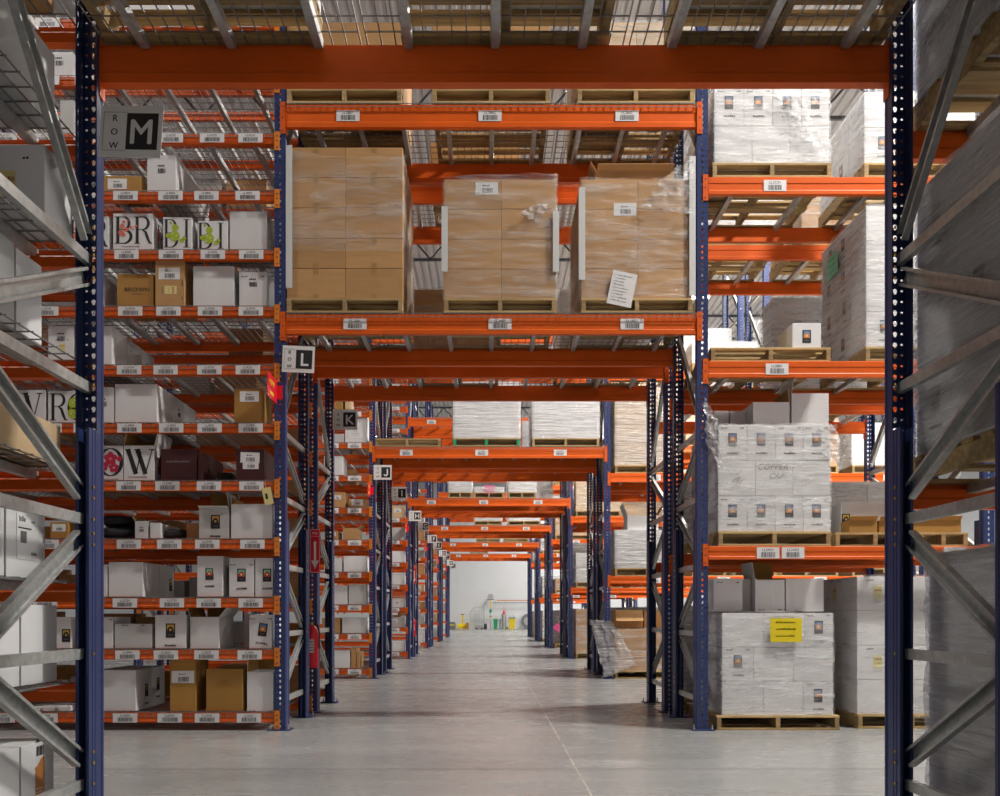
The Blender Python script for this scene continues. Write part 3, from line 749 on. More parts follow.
def load(lab, x0, x1, y, zb, rows, m='white_board', side=None, depth=1.05, dc=.35, wrap='stretch_film', pal=True, palparts=True, tape=False, sprints=(), palw=None, padj='wooden', wamp=.012, wtop=None, slant=0):
    """rows bottom-up: (height, [column bounds 0..1], [prints per column])"""
    if zb > .01: zb += .002
    if pal: pallet((x0+x1)/2, y-.02, zb, 'under '+lab, w=palw or round(x1-x0,2), parts=palparts, adj=padj)
    z = zb+(.1285 if pal else 0)+.0005; zt = z
    col = NAMEM[m]; grp = '%s cartons on %s' % (col, lab)
    for ri, row in enumerate(rows):
        h, cols = row[0], row[1]; prs = row[2] if len(row) > 2 else []
        n = len(cols)-1
        for ci in range(n):
            a, b = x0+(x1-x0)*cols[ci], x0+(x1-x0)*cols[ci+1]
            carton(a, b, y, z, dc-.004, h-.003, m, '%s carton, %s layer, %s across, %s' % (col, ORD[ri] if ri else 'bottom', NTH[ci], lab), grp, prs[ci] if ci < len(prs) and prs[ci] else (), tape=tape)
        if side:
            a, b = (x0, x0+(x1-x0)*cols[1]) if side == 'l' else (x0+(x1-x0)*cols[-2], x1)
            k = 1
            while k*dc < depth-.1:
                carton(a, b, y+k*dc, z, dc-.004, h-.003, m, '%s carton, %s layer, %s back, %s' % (col, ORD[ri] if ri else 'bottom', NTH[k], lab), grp, [(p[0],side,p[1],p[2]) for p in (sprints[(ri+k) % len(sprints)] if sprints else [])])
                k += 1
        z += h
    if wrap: film(x0, x1, y, zb+.1315, depth, z-zb-.1315+.01, 'clear film wrapped round '+lab, wrap, wamp, slant)
    return z
DK = .0115      # height of a deck's wires above the beam top

# ================================================================== what stands on the racks
ZF = 8.0
def shelf_item(k, xa, xb, yt, d, m, label, prints=(), nback=0, open_=False, rot=0, tape=False, back_prints=(), group='cartons on the row L shelves', dy=.03, zf=ZF, yb=Y0):
    x0, x1 = X(xa,zf), X(xb,zf); z = SH[k]+DK+.001; h = Z(yt,zf)-z
    o = carton(x0, x1, yb+dy, z, d-.004, h, m, label, group, prints, open_, rot, tape=tape)
    for i in range(nback):
        carton(x0, x1, yb+dy+d*(i+1), z, d-.004, h, m, '%s, %s behind it' % (label, NTH[i]), group, back_prints[i] if i < len(back_prints) else ())
    return o
# --- row L sign side shelving, lowest shelf up
s = shelf_item
s(0, 24, 40, 707, .3, 'white_board', 'low white carton on lowest row L shelf, further from tunnel')
s(0, 42, 71, 706, .3, 'white_board', 'low flat white carton with print on lowest row L shelf', [('ship_small','f',0,-.2,0,.5)])
s(0, 96, 136, 670, .36, 'white_board', 'white carton with small black label on its side, lowest row L shelf', [('wine_gold','r',.4,-.1)], 1, back_prints=[[('wine_gold','r',0,.1)]])
s(0, 170, 196, 663, .36, 'ochre', 'tall tan carton with white barcode label, lowest row L shelf', [('ship','f',.0,.42)], open_=[('f',80,.03),('b',60,.07),('r',75,.05)])
s(0, 206, 243, 669, .42, 'ochre', 'plain squat tan carton on lowest row L shelf')
s(0, 247, 273.5, 672, .40, 'white_board', 'white carton with lid slanting up beside row L post, lowest shelf', [('marks','f',0,-1.75)], open_=[('b',110,.16),('l',95,.12)])
s(1, 52, 71, 617, .4, 'white_board', 'white carton with dark label at far end of second row L shelf', [('wine_gold','f',.5,-.2)])
s(1, 86, 113, 617, .40, 'white_board', 'tall plain white carton on second row L shelf', [('marks','f',.1,-.1)])
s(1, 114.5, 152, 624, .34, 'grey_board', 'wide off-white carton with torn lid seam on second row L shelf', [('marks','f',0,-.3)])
s(1, 155, 186, 615, .40, 'white_board', 'white carton with black and gold bird label, second row L shelf', [('wine_gold','f',.0,.05,0,1.1)])
s(1, 190, 219, 617, .40, 'white_board', 'white carton with raised top flaps on second row L shelf', [], open_=[('r',50,.14),('b',80,.10),('l',70,.1)], rot=-3)
s(1, 236, 247.5, 614, .36, 'grey_board', 'narrow grey carton on second row L shelf', dy=.3)
s(1, 249, 272, 615, .40, 'white_board', 'white carton with tilted dark label beside row L post, second shelf', [('wine','f',.2,.1,8),('marks','f',0,-.1)])
s(2, 86, 107.5, 566, .4, 'white_board', 'plain white carton behind the row M post, third row L shelf')
s(2, 108.5, 143, 562, .40, 'white_board', 'big plain white carton leading a row of three, third row L shelf', [], 1, back_prints=[[('wine_gold','r',.5,-.2)]])
s(2, 191.5, 196, 566, .3, 'ochre', 'thin brown carton wedged between white ones, third row L shelf', dy=.2)
s(2, 197, 223, 556, .40, 'white_board', 'white carton with barcode label over red picture, third row L shelf', [('wine_red','f',-.05,.1,0,.9),('ship_small','f',.0,.05)])
s(2, 229, 254, 558, .40, 'white_board', 'white carton with red picture label, third row L shelf, middle of trio', [('wine_red','f',0,.1),('marks','f',0,-.1)])
s(2, 255, 273, 558, .40, 'white_board', 'white carton with red picture label against row L post, third shelf', [('wine_red','f',.35,.1),])
s(3, 50, 68, 522, .35, 'ochre', 'brown carton with white barcode label, far end of fourth row L shelf', [('ship','f',0,.3,0,.6)])
s(3, 135, 148, 521, .5, 'white_board', 'low white open tray with barcode, fourth row L shelf', [('ship_small','f',0,0,0,.6)], open_=[('l',60,.05),('b',40,.06)])
s(3, 150, 161, 523, .5, 'white_board', 'low white carton with cut corner beside open tray, fourth row L shelf')
s(3, 182, 198, 522, .45, 'kraft', 'low open brown carton on fourth row L shelf', open_=[('l',20,.05)], dy=.15)
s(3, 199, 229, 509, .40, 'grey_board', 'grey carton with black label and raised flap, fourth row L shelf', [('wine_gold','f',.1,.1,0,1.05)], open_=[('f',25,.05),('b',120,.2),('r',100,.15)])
s(3, 231, 272.5, 504, .40, 'white_board', 'big plain white carton with ragged lid beside row L post, fourth shelf', [], open_=[('l',95,.06),('b',85,.03)])
BL = 'big:%s:%s:%.3f:%.3f'
s(4, 90, 123, 445.5, .38, 'white_board', 'white carton printed with big letter O and crimson flowers, fifth row L shelf', [(BL % ('O','rose',.22,.25),'f',.25,.05)])
s(4, 123.8, 154, 445.5, .38, 'white_board', 'open white carton printed with big letter W, fifth row L shelf', [(BL % ('W','none',.26,.22),'f',.05,.08),(BL % ('O','rose',.14,.2),'r',.0,.0)], open_=[('l',100,.13),('r',75,.13),('b',95,.1)])
s(4, 161, 197, 449, .40, 'maroon', 'dark red carton with faint lettering on fifth row L shelf', [('gold_word','f',0,.15)], 1)
s(4, 198, 203, 452, .36, 'maroon', 'dark red carton edge with small white label, fifth row L shelf', [('ship_small','r',0,.0)], 0)
s(4, 236, 264, 449, .40, 'maroon', 'dark red carton with two white labels beside row L post, fifth shelf', [('ship','f',.0,.45,2,.85),('ship','f',.05,-.0,0,.7)])
s(5, 10, 45.5, 390, .36, 'white_board', 'white carton with big letter W at far end of sixth row L shelf', [(BL % ('W','none',.25,.24),'f',.0,.0)])
s(5, 48, 80, 391, .36, 'white_board', 'white carton with big letters RO and green fruit, sixth row L shelf', [(BL % ('RO','berry',.17,.24),'f',.25,.0)])
s(5, 86, 114, 387, .40, 'white_board', 'white carton with barcode label behind row M post, sixth row L shelf', [('ship_small','f',.2,.1)])
s(5, 115, 157, 384, .36, 'white_board', 'big plain white carton leading a long row, sixth row L shelf', [], 2, back_prints=[[('ship_small','r',.2,.2)],[]])
s(5, 234, 262, 389, .40, 'ochre', 'tan carton with white barcode label by the red sign, sixth row L shelf', [('ship','f',.1,.55,0,.85)])
s(6, 48, 74, 326, .36, 'white_board', 'white carton with yellowed label at far end of seventh row L shelf', [('ship_small','f',0,.4),('cream','f',.1,-.1,0,.6)])
s(6, 76, 112, 326, .34, 'white_board', 'white carton leading a row of three, seventh row L shelf', [], 2, back_prints=[[('marks','r',0,-.3)],[('ship_small','r',0,.2)]])
s(7, 78, 103, 275, .40, 'white_board', 'tall white carton behind row M post, eighth row L shelf')
s(7, 117, 153.5, 274, .40, 'ochre', 'tan carton with dark lettering on eighth row L shelf', [('brown_word','f',.1,.0)])
s(7, 156, 185, 262, .42, 'kraft', 'tall brown carton with folded lid and white label, eighth row L shelf', [('ship','f',-.05,.45,0,.95),('cream','f',.05,-.28,90,.9)], open_=[('f',88,.03)], dy=.015)
s(7, 193, 234, 266, .40, 'white_board', 'plain white square carton on eighth row L shelf')
s(7, 239, 267, 272, .40, 'white_board', 'white carton with barcode print beside row L post, eighth shelf', [('ship_small','f',0,.35),('marks','f',0,-.1)])
s(8, 67, 109, 216, .38, 'white_board', 'white carton with letters BR half hidden by row M post, ninth shelf', [(BL % ('BR','coral',.18,.24),'f',.0,.0)])
s(8, 113, 153, 213.5, .36, 'white_board', 'white carton with big letters BR and coral blossom, ninth row L shelf', [(BL % ('BR','coral',.172,.24),'f',.0,.1),(BL % ('R','coral',.17,.24),'r',.0,.0)])
s(8, 163, 192, 217, .36, 'white_board', 'white carton with letters BI and green pears, ninth row L shelf, larger', [(BL % ('BI','lime',.14,.25),'f',.08,.02),(BL % ('I','none',.17,.24),'r',.0,.0)])
s(8, 197.5, 228, 221, .38, 'white_board', 'white carton with letters BI and green pears, beside plain white carton', [(BL % ('BI','lime',.14,.23),'f',.0,.0)])
s(8, 229.5, 267, 211, .40, 'white_board', 'plain white carton beside row L post on ninth shelf')
s(9, 103, 141, 176, .30, 'ochre', 'low tan carton with white label below the row M sign, tenth row L shelf', [('ship','f',-.25,.0,0,.85)])
s(9, 147, 176, 155, .32, 'white_board', 'white carton leading a row of three, tenth row L shelf', [('ship_small','f',.0,.2)], 2)
s(11, 50, 73, 52, .40, 'white_board', 'white carton with barcode at far end of twelfth row L shelf', [('ship_small','f',-.2,.2)])
s(12, 126, 168, 2, .5, 'white_board', 'white carton on the topmost row L shelf, nearer tunnel', [('marks','f',0,0)])
s(12, 172, 215, 4, .5, 'white_board', 'white carton on the topmost row L shelf, beside its twin', [('marks','f',0,0)])
s(10, 60, 74, 100, .4, 'grey_board', 'grey carton at far end of eleventh row L shelf')
# black bags of cloth on the fourth shelf
def bag(x0, x1, y0, y1, z0, z1, seed, m='black_cloth'):
    bm = bmesh.new(); bmesh.ops.create_icosphere(bm, subdivisions=4, radius=1)
    for v in bm.verts:
        p = v.co.copy(); q = Vector((math.copysign(abs(p.x)**.6,p.x),math.copysign(abs(p.y)**.6,p.y),math.copysign(abs(p.z)**.7,p.z)))
        q += noise.noise_vector(p*1.6+Vector((seed,0,0)))*.16+noise.noise_vector(p*4+Vector((seed,0,0)))*.05
        q.x = max(-1,min(1,q.x)); q.y = max(-1,min(1,q.y)); q.z = max(-1,min(1,q.z))
        v.co = Vector(((x0+x1)/2+q.x*(x1-x0)/2,(y0+y1)/2+q.y*(y1-y0)/2,(z0+z1)/2+q.z*(z1-z0)/2))
    mb = MB(); mb.add_bm(bm, m); bm.free(); me = mb.mesh('bag')
    for p in me.polygons: p.use_smooth = True
    return me
zs = SH[3]+DK+.001
tag(ob('cloth_bundle', bag(X(96,ZF),X(131,ZF),Y0+.05,Y0+.65,zs,zs+.12,3)), 'folded black cloth bundle at bottom of pile, fourth row L shelf', 'cloth', 'black cloth on the fourth shelf')
tag(ob('cloth_bundle', bag(X(92,ZF),X(128,ZF),Y0+.06,Y0+.7,zs+.121,zs+.22,8)), 'folded black cloth bundle on top of pile, fourth row L shelf', 'cloth', 'black cloth on the fourth shelf')
tag(ob('plastic_bag', bag(X(162,ZF),X(181,ZF),Y0+.05,Y0+.3,zs,zs+.09,11,'black_rubber')), 'small crumpled black plastic bag on fourth row L shelf', 'bag')
tag(ob('plastic_bag', bag(X(220,ZF)-.12,X(220,ZF)+.04,Y0+.25,Y0+.5,SH[4]+DK+.001,SH[4]+.13,15,'black_rubber')), 'crumpled black plastic bag between dark red cartons, fifth row L shelf', 'bag')
# cardboard trays under things
# paper tag hanging from the fifth shelf beam
mbt = MB().box(-.04,-.001,-.15,.04,.001,0,'cream_paper').bar((0,0,0),(.0,0,.05),.0015,'paper').box(-.02,-.0018,-.1,-.0,-.0012,-.05,'ink')
tag(ob('paper_tag', mbt.mesh('paper_tag'), (X(266,7.95),Y0-.022,SH[4]-.06), (0,R(-12),0)), 'cream paper tag hanging from fifth shelf beam by row L post', 'tag')

# --- row K (behind row L) on the sign side: cartons in the gaps, many added to block light
rk = random.Random(5)
YK = ROWS[1][1]
for k in (0,1,2,3,4,5,6,7,8,9,10):
    x = XL_END-.05; i = 0
    while x > XL_END-3.3:
        w = rk.uniform(.3,.46)
        if rk.random() < (.9 if k < 6 else .4):  # lower shelves packed densely, extra cartons added to darken the interior
            m = rk.choice(['kraft','ochre','kraft','grey_board'])
            carton(x-w, x, YK+.05, SH[k]+DK+.001, .42, rk.uniform(.18,.34), m, '%s carton on %s shelf of row K, %s place out from tunnel' % (NAMEM[m],ORD[k],NTH[i]), 'cartons on the row K shelves')
        x -= w+.05; i += 1
# --- row J sign side shelving (seen past row L)
YJ = ROWS[2][1]; zj = YJ+.03
def jb(k, xa, xb, yt, m, what, prints=(), d=.42, open_=False):
    x0, x1 = X(xa,zj), X(xb,zj); z = SH[k]+DK+.001
    carton(x0, x1, YJ+.03, z, d, Z(yt,zj)-z, m, '%s on %s shelf of row J' % (what,ORD[k]), 'cartons on the row J shelves', prints, open_)
jb(0,324,350,650.5,'white_board','white carton with dots of print'); jb(0,351,356,648,'kraft','narrow brown carton end nearer the post'); jb(0,356.5,360,652,'kraft','thin brown carton')
jb(1,322,340,618,'kraft','brown carton beside white one'); jb(1,342,366.5,617.5,'white_board','wide white carton')
jb(2,326,347.5,585.5,'white_board','white carton beside wrapped one'); jb(2,348.5,366.5,584,'grey_board','greyish carton next to post',[('red_ink' if 0 else 'marks','f',0,0)])
jb(3,324,342,558,'white_board','white carton next to larger white one'); jb(3,343.5,366.5,556,'white_board','larger white carton next to post')
jb(4,326,338,531,'kraft','brown carton with white label',[('ship','f',0,.3,0,.6)]); jb(4,343,358,528,'kraft','open brown carton',(),.42,[('l',60,.08),('r',50,.08)])
jb(5,328,345,492,'kraft','tall brown carton with label',[('ship','f',.1,.3,0,.6)]); jb(5,348.5,366,499,'kraft','low brown carton with white label',[('ship','f',0,.2,0,.9)])
jb(6,324,343,456,'white_board','white carton standing alone')
jb(7,322,344,434,'grey_board','grey carton under the row K sign'); jb(7,345,367,414,'white_board','white carton covered in small print',[('sheet','f',0,0)])
jb(8,330,343,397,'ochre','tan carton'); jb(8,345,350,396,'pale_kraft','thin pale brown carton')
jb(9,326,345,380,'white_board','white carton'); jb(9,348,366,376,'kraft','brown carton')
# --- further sign-side shelves
for (row, y, flip, b) in ROWS[3:]:
    rr = random.Random(ord(row))
    for k in range(0,9 if b > 2 else 10):
        if row in 'KICEAG' and rr.random() < .45: continue
        x = XL_END-.03
        for i in range(2 if b < 3 else 1):
            w = rr.uniform(.30,.48); m = rr.choice(['kraft','kraft','white_board','pale_kraft','white_board','grey_board'])
            if rr.random() < .88:
                carton(x-w, x, y+.03, SH[k]+DK+.001, .42, rr.uniform(.2,.36), m, '%s carton on %s shelf of row %s, %s' % (NAMEM[m],ORD[k],row,'nearest tunnel' if i == 0 else 'second from tunnel'), 'small cartons on the far shelves', [('ship','f',0,.2,0,.8)] if rr.random()<.5 else ())
            x -= w+.04

# --- row M sign side shelving: carton flanks seen from inside the tunnel
def mbx(k, y0, y1, h, m, label, prints=(), xr=-1.975, w=.42, open_=False, dz=0):
    z = SH[k]+DK+.001+dz
    carton(xr-w, xr, y0, z, y1-y0-.004, h, m, label, 'cartons on the row M shelves', prints, open_)
mbx(0,3.10,3.80,.30,'white_board','white carton with orange logo on its flank, lowest row M shelf, longer',[('logo','r',.35,.0)])
mbx(0,3.81,4.10,.30,'white_board','white carton with orange logo on its flank, lowest row M shelf, end',[('logo','r',.1,-.05),('ship_small','r',.1,.8)])
mbx(1,3.12,3.80,.345,'white_board','large white carton on second row M shelf, nearer camera')
mbx(1,3.81,4.13,.345,'white_board','white carton with scuffed corner on second row M shelf, end')
mbx(2,3.10,3.68,.325,'white_board','plain white carton on third row M shelf, nearer camera')
mbx(2,3.69,4.02,.325,'white_board','white carton with shipping form on its flank, third row M shelf',[('shipping_form','r',.05,.1)])
mbx(3,3.45,4.12,.185,'pale_kraft','open pale brown carton on fourth row M shelf',xr=-1.955,w=.5,open_=[('l',100,.06)])
mbx(4,3.08,3.76,.36,'grey_board','grey white carton on fifth row M shelf, nearer camera')
mbx(4,3.77,3.99,.35,'white_board','bright white carton on fifth row M shelf, end')
mbx(5,3.86,4.12,.315,'white_board','white carton with printed front on sixth row M shelf',[('text750','f',.0,.75,0,1),('cream','f',.4,-.1,0,1)],xr=-1.90,w=.55)
mbx(5,3.10,3.6,.28,'white_board','white carton on sixth row M shelf, nearer camera',xr=-2.1)
mbx(6,3.08,3.62,.335,'white_board','tall white carton on seventh row M shelf, nearer camera',[('lot','r',.3,-.2)])
mbx(6,3.63,4.11,.335,'white_board','tall white carton on seventh row M shelf, end')
mbx(7,3.1,3.6,.3,'kraft','brown carton on eighth row M shelf, nearer camera')
mbx(7,3.61,4.1,.3,'kraft','brown carton on eighth row M shelf, end')
mbx(8,3.1,4.1,.3,'kraft','long brown carton on ninth row M shelf')

# --- tunnel over row L: three brown loads
yl = Y0+.02
Q2 = [0,.505,1]
zt = TT[0]+DK
tp = (('tape_front','f',0,.72,0,1),)
def rowsN(n, h, cols, prints=None): return [(h, cols, (prints[i] if prints else [])) for i in range(n)]
h5 = (Z(148,ZF)-zt-.129)/5
T5 = [[[('marks','f',0,0)] if 0 else [], []] for _ in range(5)]
load('first brown load over row L tunnel', X(287,ZF), X(403,ZF), yl, zt, [(h5,Q2,[[],[]])]*5, 'kraft', side='r', wrap=None, tape=True, dc=.35)
film(X(287,ZF), X(403,ZF), yl, zt+.55, 1.05, Z(152,ZF)-zt-.55, 'clear film round upper half of first brown load over row L', 'light_film', .014, slant=.10)
h4 = (Z(180,ZF)-zt-.129)/4
load('second brown load over row L tunnel', X(444,ZF), X(556,ZF), yl, zt, [(h4,[0,.51,1],[[],[]]),(h4,[0,.51,1],[[],[]]),(h4,[0,.51,1],[[],[]]),(h4,[0,.51,1],[[('ship','f',.5,.4,0,1)],[]])], 'kraft', wrap='light_film', dc=.35, side='l', slant=-.04)
load('third brown load over row L tunnel', X(581,ZF), X(692,ZF), yl, zt, [(h4,[0,.51,1],[[],[]]),(h4,[0,.51,1],[[],[]]),(h4,[0,.51,1],[[('ship','f',.55,1.0,0,1.0)],[]]),(h4,[0,.51,1],[[],[]])], 'kraft', side='l', wrap='light_film', dc=.35)
tag(ob('packing_list', print_mesh('sheet'), (X(622,7.97),yl-.022,Z(289,7.97)), (0,R(12),0)), 'tilted white packing list on third brown load over row L', 'paper')
carton(X(597,ZF), X(675,ZF), yl+.05, zt+.129+4*h4+.004, .5, .10, 'kraft', 'shallow open brown carton on top of third load over row L', None, (), [('l',60,.10),('f',40,.06),('b',85,.09)])
# corner boards
def cboard(x, side, z0, z1, lab):
    mb = MB(); mb.box(0,0,0,.055*side,.005,z1-z0,'corner_board'); mb.box(0,.005,0,.005*side,.055,z1-z0,'corner_board')
    tag(ob('corner_board', mb.mesh('corner_board'), (x-.016*side,yl-.024,z0)), lab, 'edge protector', 'white corner boards on the brown loads')
cboard(X(288.5,ZF), 1, Z(289,ZF), Z(147,ZF), 'long white corner board on first brown load over row L')
cboard(X(443.5,ZF), 1, Z(273,ZF), Z(208,ZF), 'short white corner board, second brown load over row L, sign side')
cboard(X(557,ZF), -1, Z(273,ZF), Z(213,ZF), 'short white corner board, second brown load over row L, pallet side')
cboard(X(580.5,ZF), 1, Z(281,ZF), Z(189,ZF), 'white corner board, third brown load over row L, sign side')
cboard(X(693,ZF), -1, Z(297,ZF), Z(158,ZF), 'tall white corner board, third brown load over row L, by the post')
# loose film tails
def tail(a, b, c, d, y, lab, m='heavy_film', seed=1, yb=None):
    yb = yb if yb is not None else y
    P = lambda q, yy: (X(q[0],yy), yy, Z(q[1],yy))
    me = tail_mesh(([P(a,y),P(b,yb)],[P(c,y),P(d,yb)]), seed, m)
    tag(ob('film_tail', me), lab, 'loose film', 'loose ends of stretch film')
tail((668,172),(694,160),(640,206),(693,214), 7.93, 'crumpled loose film on top corner of third brown load', 'stretch_film', 3)
tail((532,205),(548,203),(520,214),(540,222), 7.955, 'small torn knot of film on second brown load', 'heavy_film', 5)
# --- upper tunnel level over row L
zt2 = TT[1]+DK
load('first load on upper tunnel level, row L', X(287,ZF), X(402,ZF), yl, zt2, [(.30,Q2),(.30,Q2)], 'kraft', wrap=None, side='r')
load('second load on upper tunnel level, row L', X(432,ZF), X(550,ZF), yl, zt2, [(.30,Q2),(.30,Q2)], 'kraft', wrap=None)
load('third load on upper tunnel level, row L', X(577,ZF), X(694,ZF), yl, zt2, [(.30,Q2),(.30,Q2)], 'pale_kraft', wrap='stretch_film', side='l')
# --- tunnel over row M (pallets seen from below, unseen cartons added to block light)
zm = TT[0]+DK-.016; ym = YM+.0
load('first added load over row M tunnel', X(107,4.2), X(318,4.2)+.02, ym, zm, [(.35,Q2)], 'white_board', wrap=None, side='r')
load('second added load over row M tunnel', X(402,4.2), X(608,4.2), ym, zm, [(.35,Q2)], 'white_board', wrap=None, side='r')
load('third added load over row M tunnel', X(664,4.2), X(881,4.2), ym, zm, [(.35,Q2)], 'white_board', wrap=None, side='l')
# --- row K tunnel
yk = YK+.03
load('brown load over row K tunnel', X(414,yk), X(500,yk), yk, zt, [(.31,Q2),(.31,Q2)], 'kraft', wrap='light_film', side='l')
load('white load over row K tunnel, pallet side', X(560,yk), X(650,yk), yk, zt, [(.31,Q2),(.31,Q2)], 'white_board', wrap='light_film', side='l')
load('load on upper tunnel level, row K', X(430,yk), X(520,yk), yk, zt2, [(.31,Q2)], 'kraft', wrap=None)
# --- row J tunnel
yj = YJ+.02; zjj = YJ+.05
pallet(X(407,zjj), yj, zt, 'lying empty over row J tunnel', w=round(X(440,zjj)-X(373,zjj),2))
C3 = [0,.33,.66,1]
load('first white load over row J tunnel', X(453,zjj), X(520,zjj), yj, zt, [(.30,C3),(.30,C3),(.3,C3)], 'white_board', wrap='heavy_film', side='l', padj='green-blocked wooden')
load('second white load over row J tunnel', X(532,zjj), X(599,zjj), yj, zt, [(.30,Q2),(.30,Q2)], 'white_board', wrap='heavy_film', side='l')
load('white load on upper tunnel level, row J', X(455,zjj), X(520,zjj), yj, zt2, [(.4,Q2),(.4,Q2)], 'white_board', wrap='heavy_film')
for (row, px0, px1, hh, m, pr) in (('H',448,472,.5,'white_board',[]),('H',474,504,.12,'white_board',[('pink_sheet','f',0,0)]),('H',508,536,.42,'white_board',[]),('F',474,502,.4,'white_board',[]),('F',508,540,.45,'white_board',[]),('D',476,500,.3,'grey_board',[]),('D',504,528,.25,'pale_kraft',[]),('B',470,488,.3,'white_board',[])):
    y = dict((r[0],r[1]) for r in ROWS)[row]; x0, x1 = X(px0,y), X(px1,y)
    load('load over row %s tunnel, %s' % (row,'sign side' if px1 < 475 else ('middle' if px0 < 500 else 'pallet side')), x0, x1, y+.03, zt, [(hh,[0,1] if pr else Q2,[pr,[]])] if hh < .35 else [(hh/2,Q2),(hh/2,Q2)], m, wrap='heavy_film', palparts=False, side='l')
for row in 'IGEC':
    y = dict((r[0],r[1]) for r in ROWS)[row]; r_ = random.Random(ord(row))
    load('load over row %s tunnel, pallet side' % row, .6, 1.6, y+.03, zt, [(.3,Q2),(.3,Q2)], r_.choice(['kraft','white_board']), wrap='light_film', palparts=False)

# --- row L pallet side
W1 = [('wine','f',0,.15)]; WM = W1+[('marks','f',0,.0)]; SW = [('wine',0,.1)]
yr = Y0+.03
P4 = [0,.26,.51,.76,1]
load('floor pallet of row L nearest tunnel', X(722,ZF), X(833,ZF), yr, 0.001, [(.303,[0,.375,.73,1],[[],[],WM]),(.303,[0,.285,.64,1],[WM,[],[]]),(.303,[0,.37,.74,1],[[],[],WM])], 'white_board', side='l', sprints=[SW,SW,[]], palw=1.09)
ztop = .001+.129+.909+.014
g = 'loose cartons on top of the row L floor pallets'
carton(X(712,ZF+.25), X(741,ZF+.25), yr+.2, ztop, .35, .30, 'white_board', 'white carton on floor load beside row L post', g, [('marks','f',0,-.1)])
carton(X(754.5,ZF+.2), X(784,ZF+.2), yr+.18, ztop, .35, .30, 'white_board', 'white carton with upright brown flaps on row L floor load', g, [('marks','f',0,-1.75)], [('f',-15,.06),('l',80,.15),('b',95,.16)])
carton(X(785,ZF+.2), X(823,ZF+.2), yr+.18, ztop, .35, .30, 'white_board', 'plain white carton on row L floor load, outer end', g)
carton(X(742,ZF+.2)+.01, X(754,ZF+.2), yr+.3, ztop, .35, .30, 'grey_board', 'narrow grey carton on row L floor load, between two others', g)
yn = ob('yellow_notice', cached(('pr','yellow_sheet'), lambda: print_mesh('yellow_sheet')), (X(785,8.0),yr-.03,Z(630,8.0))); tag(yn, 'yellow paper notice taped to the row L floor load', 'notice')
CRM = [('cream','f',0,.05)]
load('second floor pallet of row L', X(857,ZF+.1), X(966,ZF+.1), yr+.1, 0.001, [(.31,[0,.33,.66,1],[[],[],CRM]),(.31,[0,.38,.69,1],[CRM,[],CRM]),(.31,[0,.33,.66,1],[[],[],[]]),(.31,[0,.38,.69,1],[CRM,[],CRM])], 'white_board', side='l', sprints=[[('cream',0,.1)],[]], wrap='light_film')
z6 = RT[0]+.002
load('row L lower pallet nearest tunnel', X(718,ZF), X(830,ZF), yr, z6, [(.317,P4,[WM,WM,W1,WM]),(.317,[0,.335,.67,1],[[('scrawl','f',0,0)],[('copper','f',-.1,.3)],[]]),(.317,P4,[WM,W1,WM,WM])], 'white_board', side='l', sprints=[SW,[]])
zt6 = z6+.129+.951+.014
g = 'loose cartons on top of the row L lower pallet'
carton(X(714,8.4), X(729,8.4), yr+.4, zt6, .35, .20, 'grey_board', 'narrow grey carton beside row L post on lower pallet load', g)
carton(X(730,8.4), X(747.5,8.4), yr+.4, zt6, .35, .20, 'grey_board', 'small grey carton on lower pallet load, next to open carton', g)
carton(X(752.5,8.2), X(789,8.2), yr+.18, zt6, .4, .23, 'white_board', 'open-sided white carton on row L lower pallet load', g, (), [('r',95,.12)])
carton(X(791,8.2), X(828,8.2), yr+.18, zt6, .4, .31, 'white_board', 'tall white carton with raised flap on row L lower pallet load', g, (), [('l',100,.14)])
tail((703,395),(720,425),(706,440),(722,470), 7.95, 'crumpled film hanging at row L post beside lower pallet load', 'heavy_film', 9)
tail((815,430),(836,424),(826,455),(842,470), 8.0, 'loose film corner at outer end of lower pallet load', 'heavy_film', 12)
# second lower pallet: brown trays and a white carton
pallet(X(878,ZF), yr+.05, z6, 'under trays on second lower row L position', w=.72)
zz = z6+.1295
carton(X(842,8.3), X(905,8.3), yr+.32, zz, .5, .30, 'white_board', 'wide white carton behind open brown trays, row L lower level', None, [('wine_gold','f',-.85,-.1)])
for i,(a,b,dy) in enumerate(((852,880,.06),(884,914,.1),(918,966,.08))):
    carton(X(a,ZF), X(b,ZF), yr+dy, zz if i < 2 else z6+.003+.13, .2, .11, 'ochre', 'shallow open tan tray, %s from tunnel, row L lower level' % NTH[i], 'tan trays', (), [('f',60,.04),('r',70,.04)])
pallet(X(960,ZF)-.12, yr+.05, z6, 'under third tray at outer end, row L lower level', w=.44)
z7 = RT[1]+.002
pallet(X(771,ZF), yr, z7, 'nearly empty, row L middle pallet level', w=1.07)
carton(X(793,ZF), X(822,ZF), yr+.02, z7+.130, .40, .22, 'white_board', 'white carton with orange picture label on nearly empty pallet', None, [('wine','f',.0,-.1),('marks','f',0,0)])
carton(X(709,8.7), X(729,8.7), yr+.72, z7+.130, .35, .17, 'white_board', 'small white carton with yellow label beside row L post', 'pair of small white cartons', [('wine','f',.2,-.3,0,.8)])
carton(X(730,8.7), X(755,8.7), yr+.72, z7+.130, .35, .17, 'white_board', 'small white carton with label, second from row L post', 'pair of small white cartons', [('wine','f',.1,-.5,0,.8)])
load('tall stack on row L middle level', X(866,ZF), X(976,ZF), yr, z7, [(.315,[0,.33,.66,1],[W1,W1,W1]),(.315,[0,.5,1],[[],[]]),(.315,[0,.33,.66,1],[[('wine_blue','f',.3,.1)],W1,W1]),(.315,[0,.5,1],[[],[('green_sheet','f',-.3,.3)]])], 'white_board', side='l', sprints=[SW,SW,[('wine',.2,.2)]], palw=1.0)
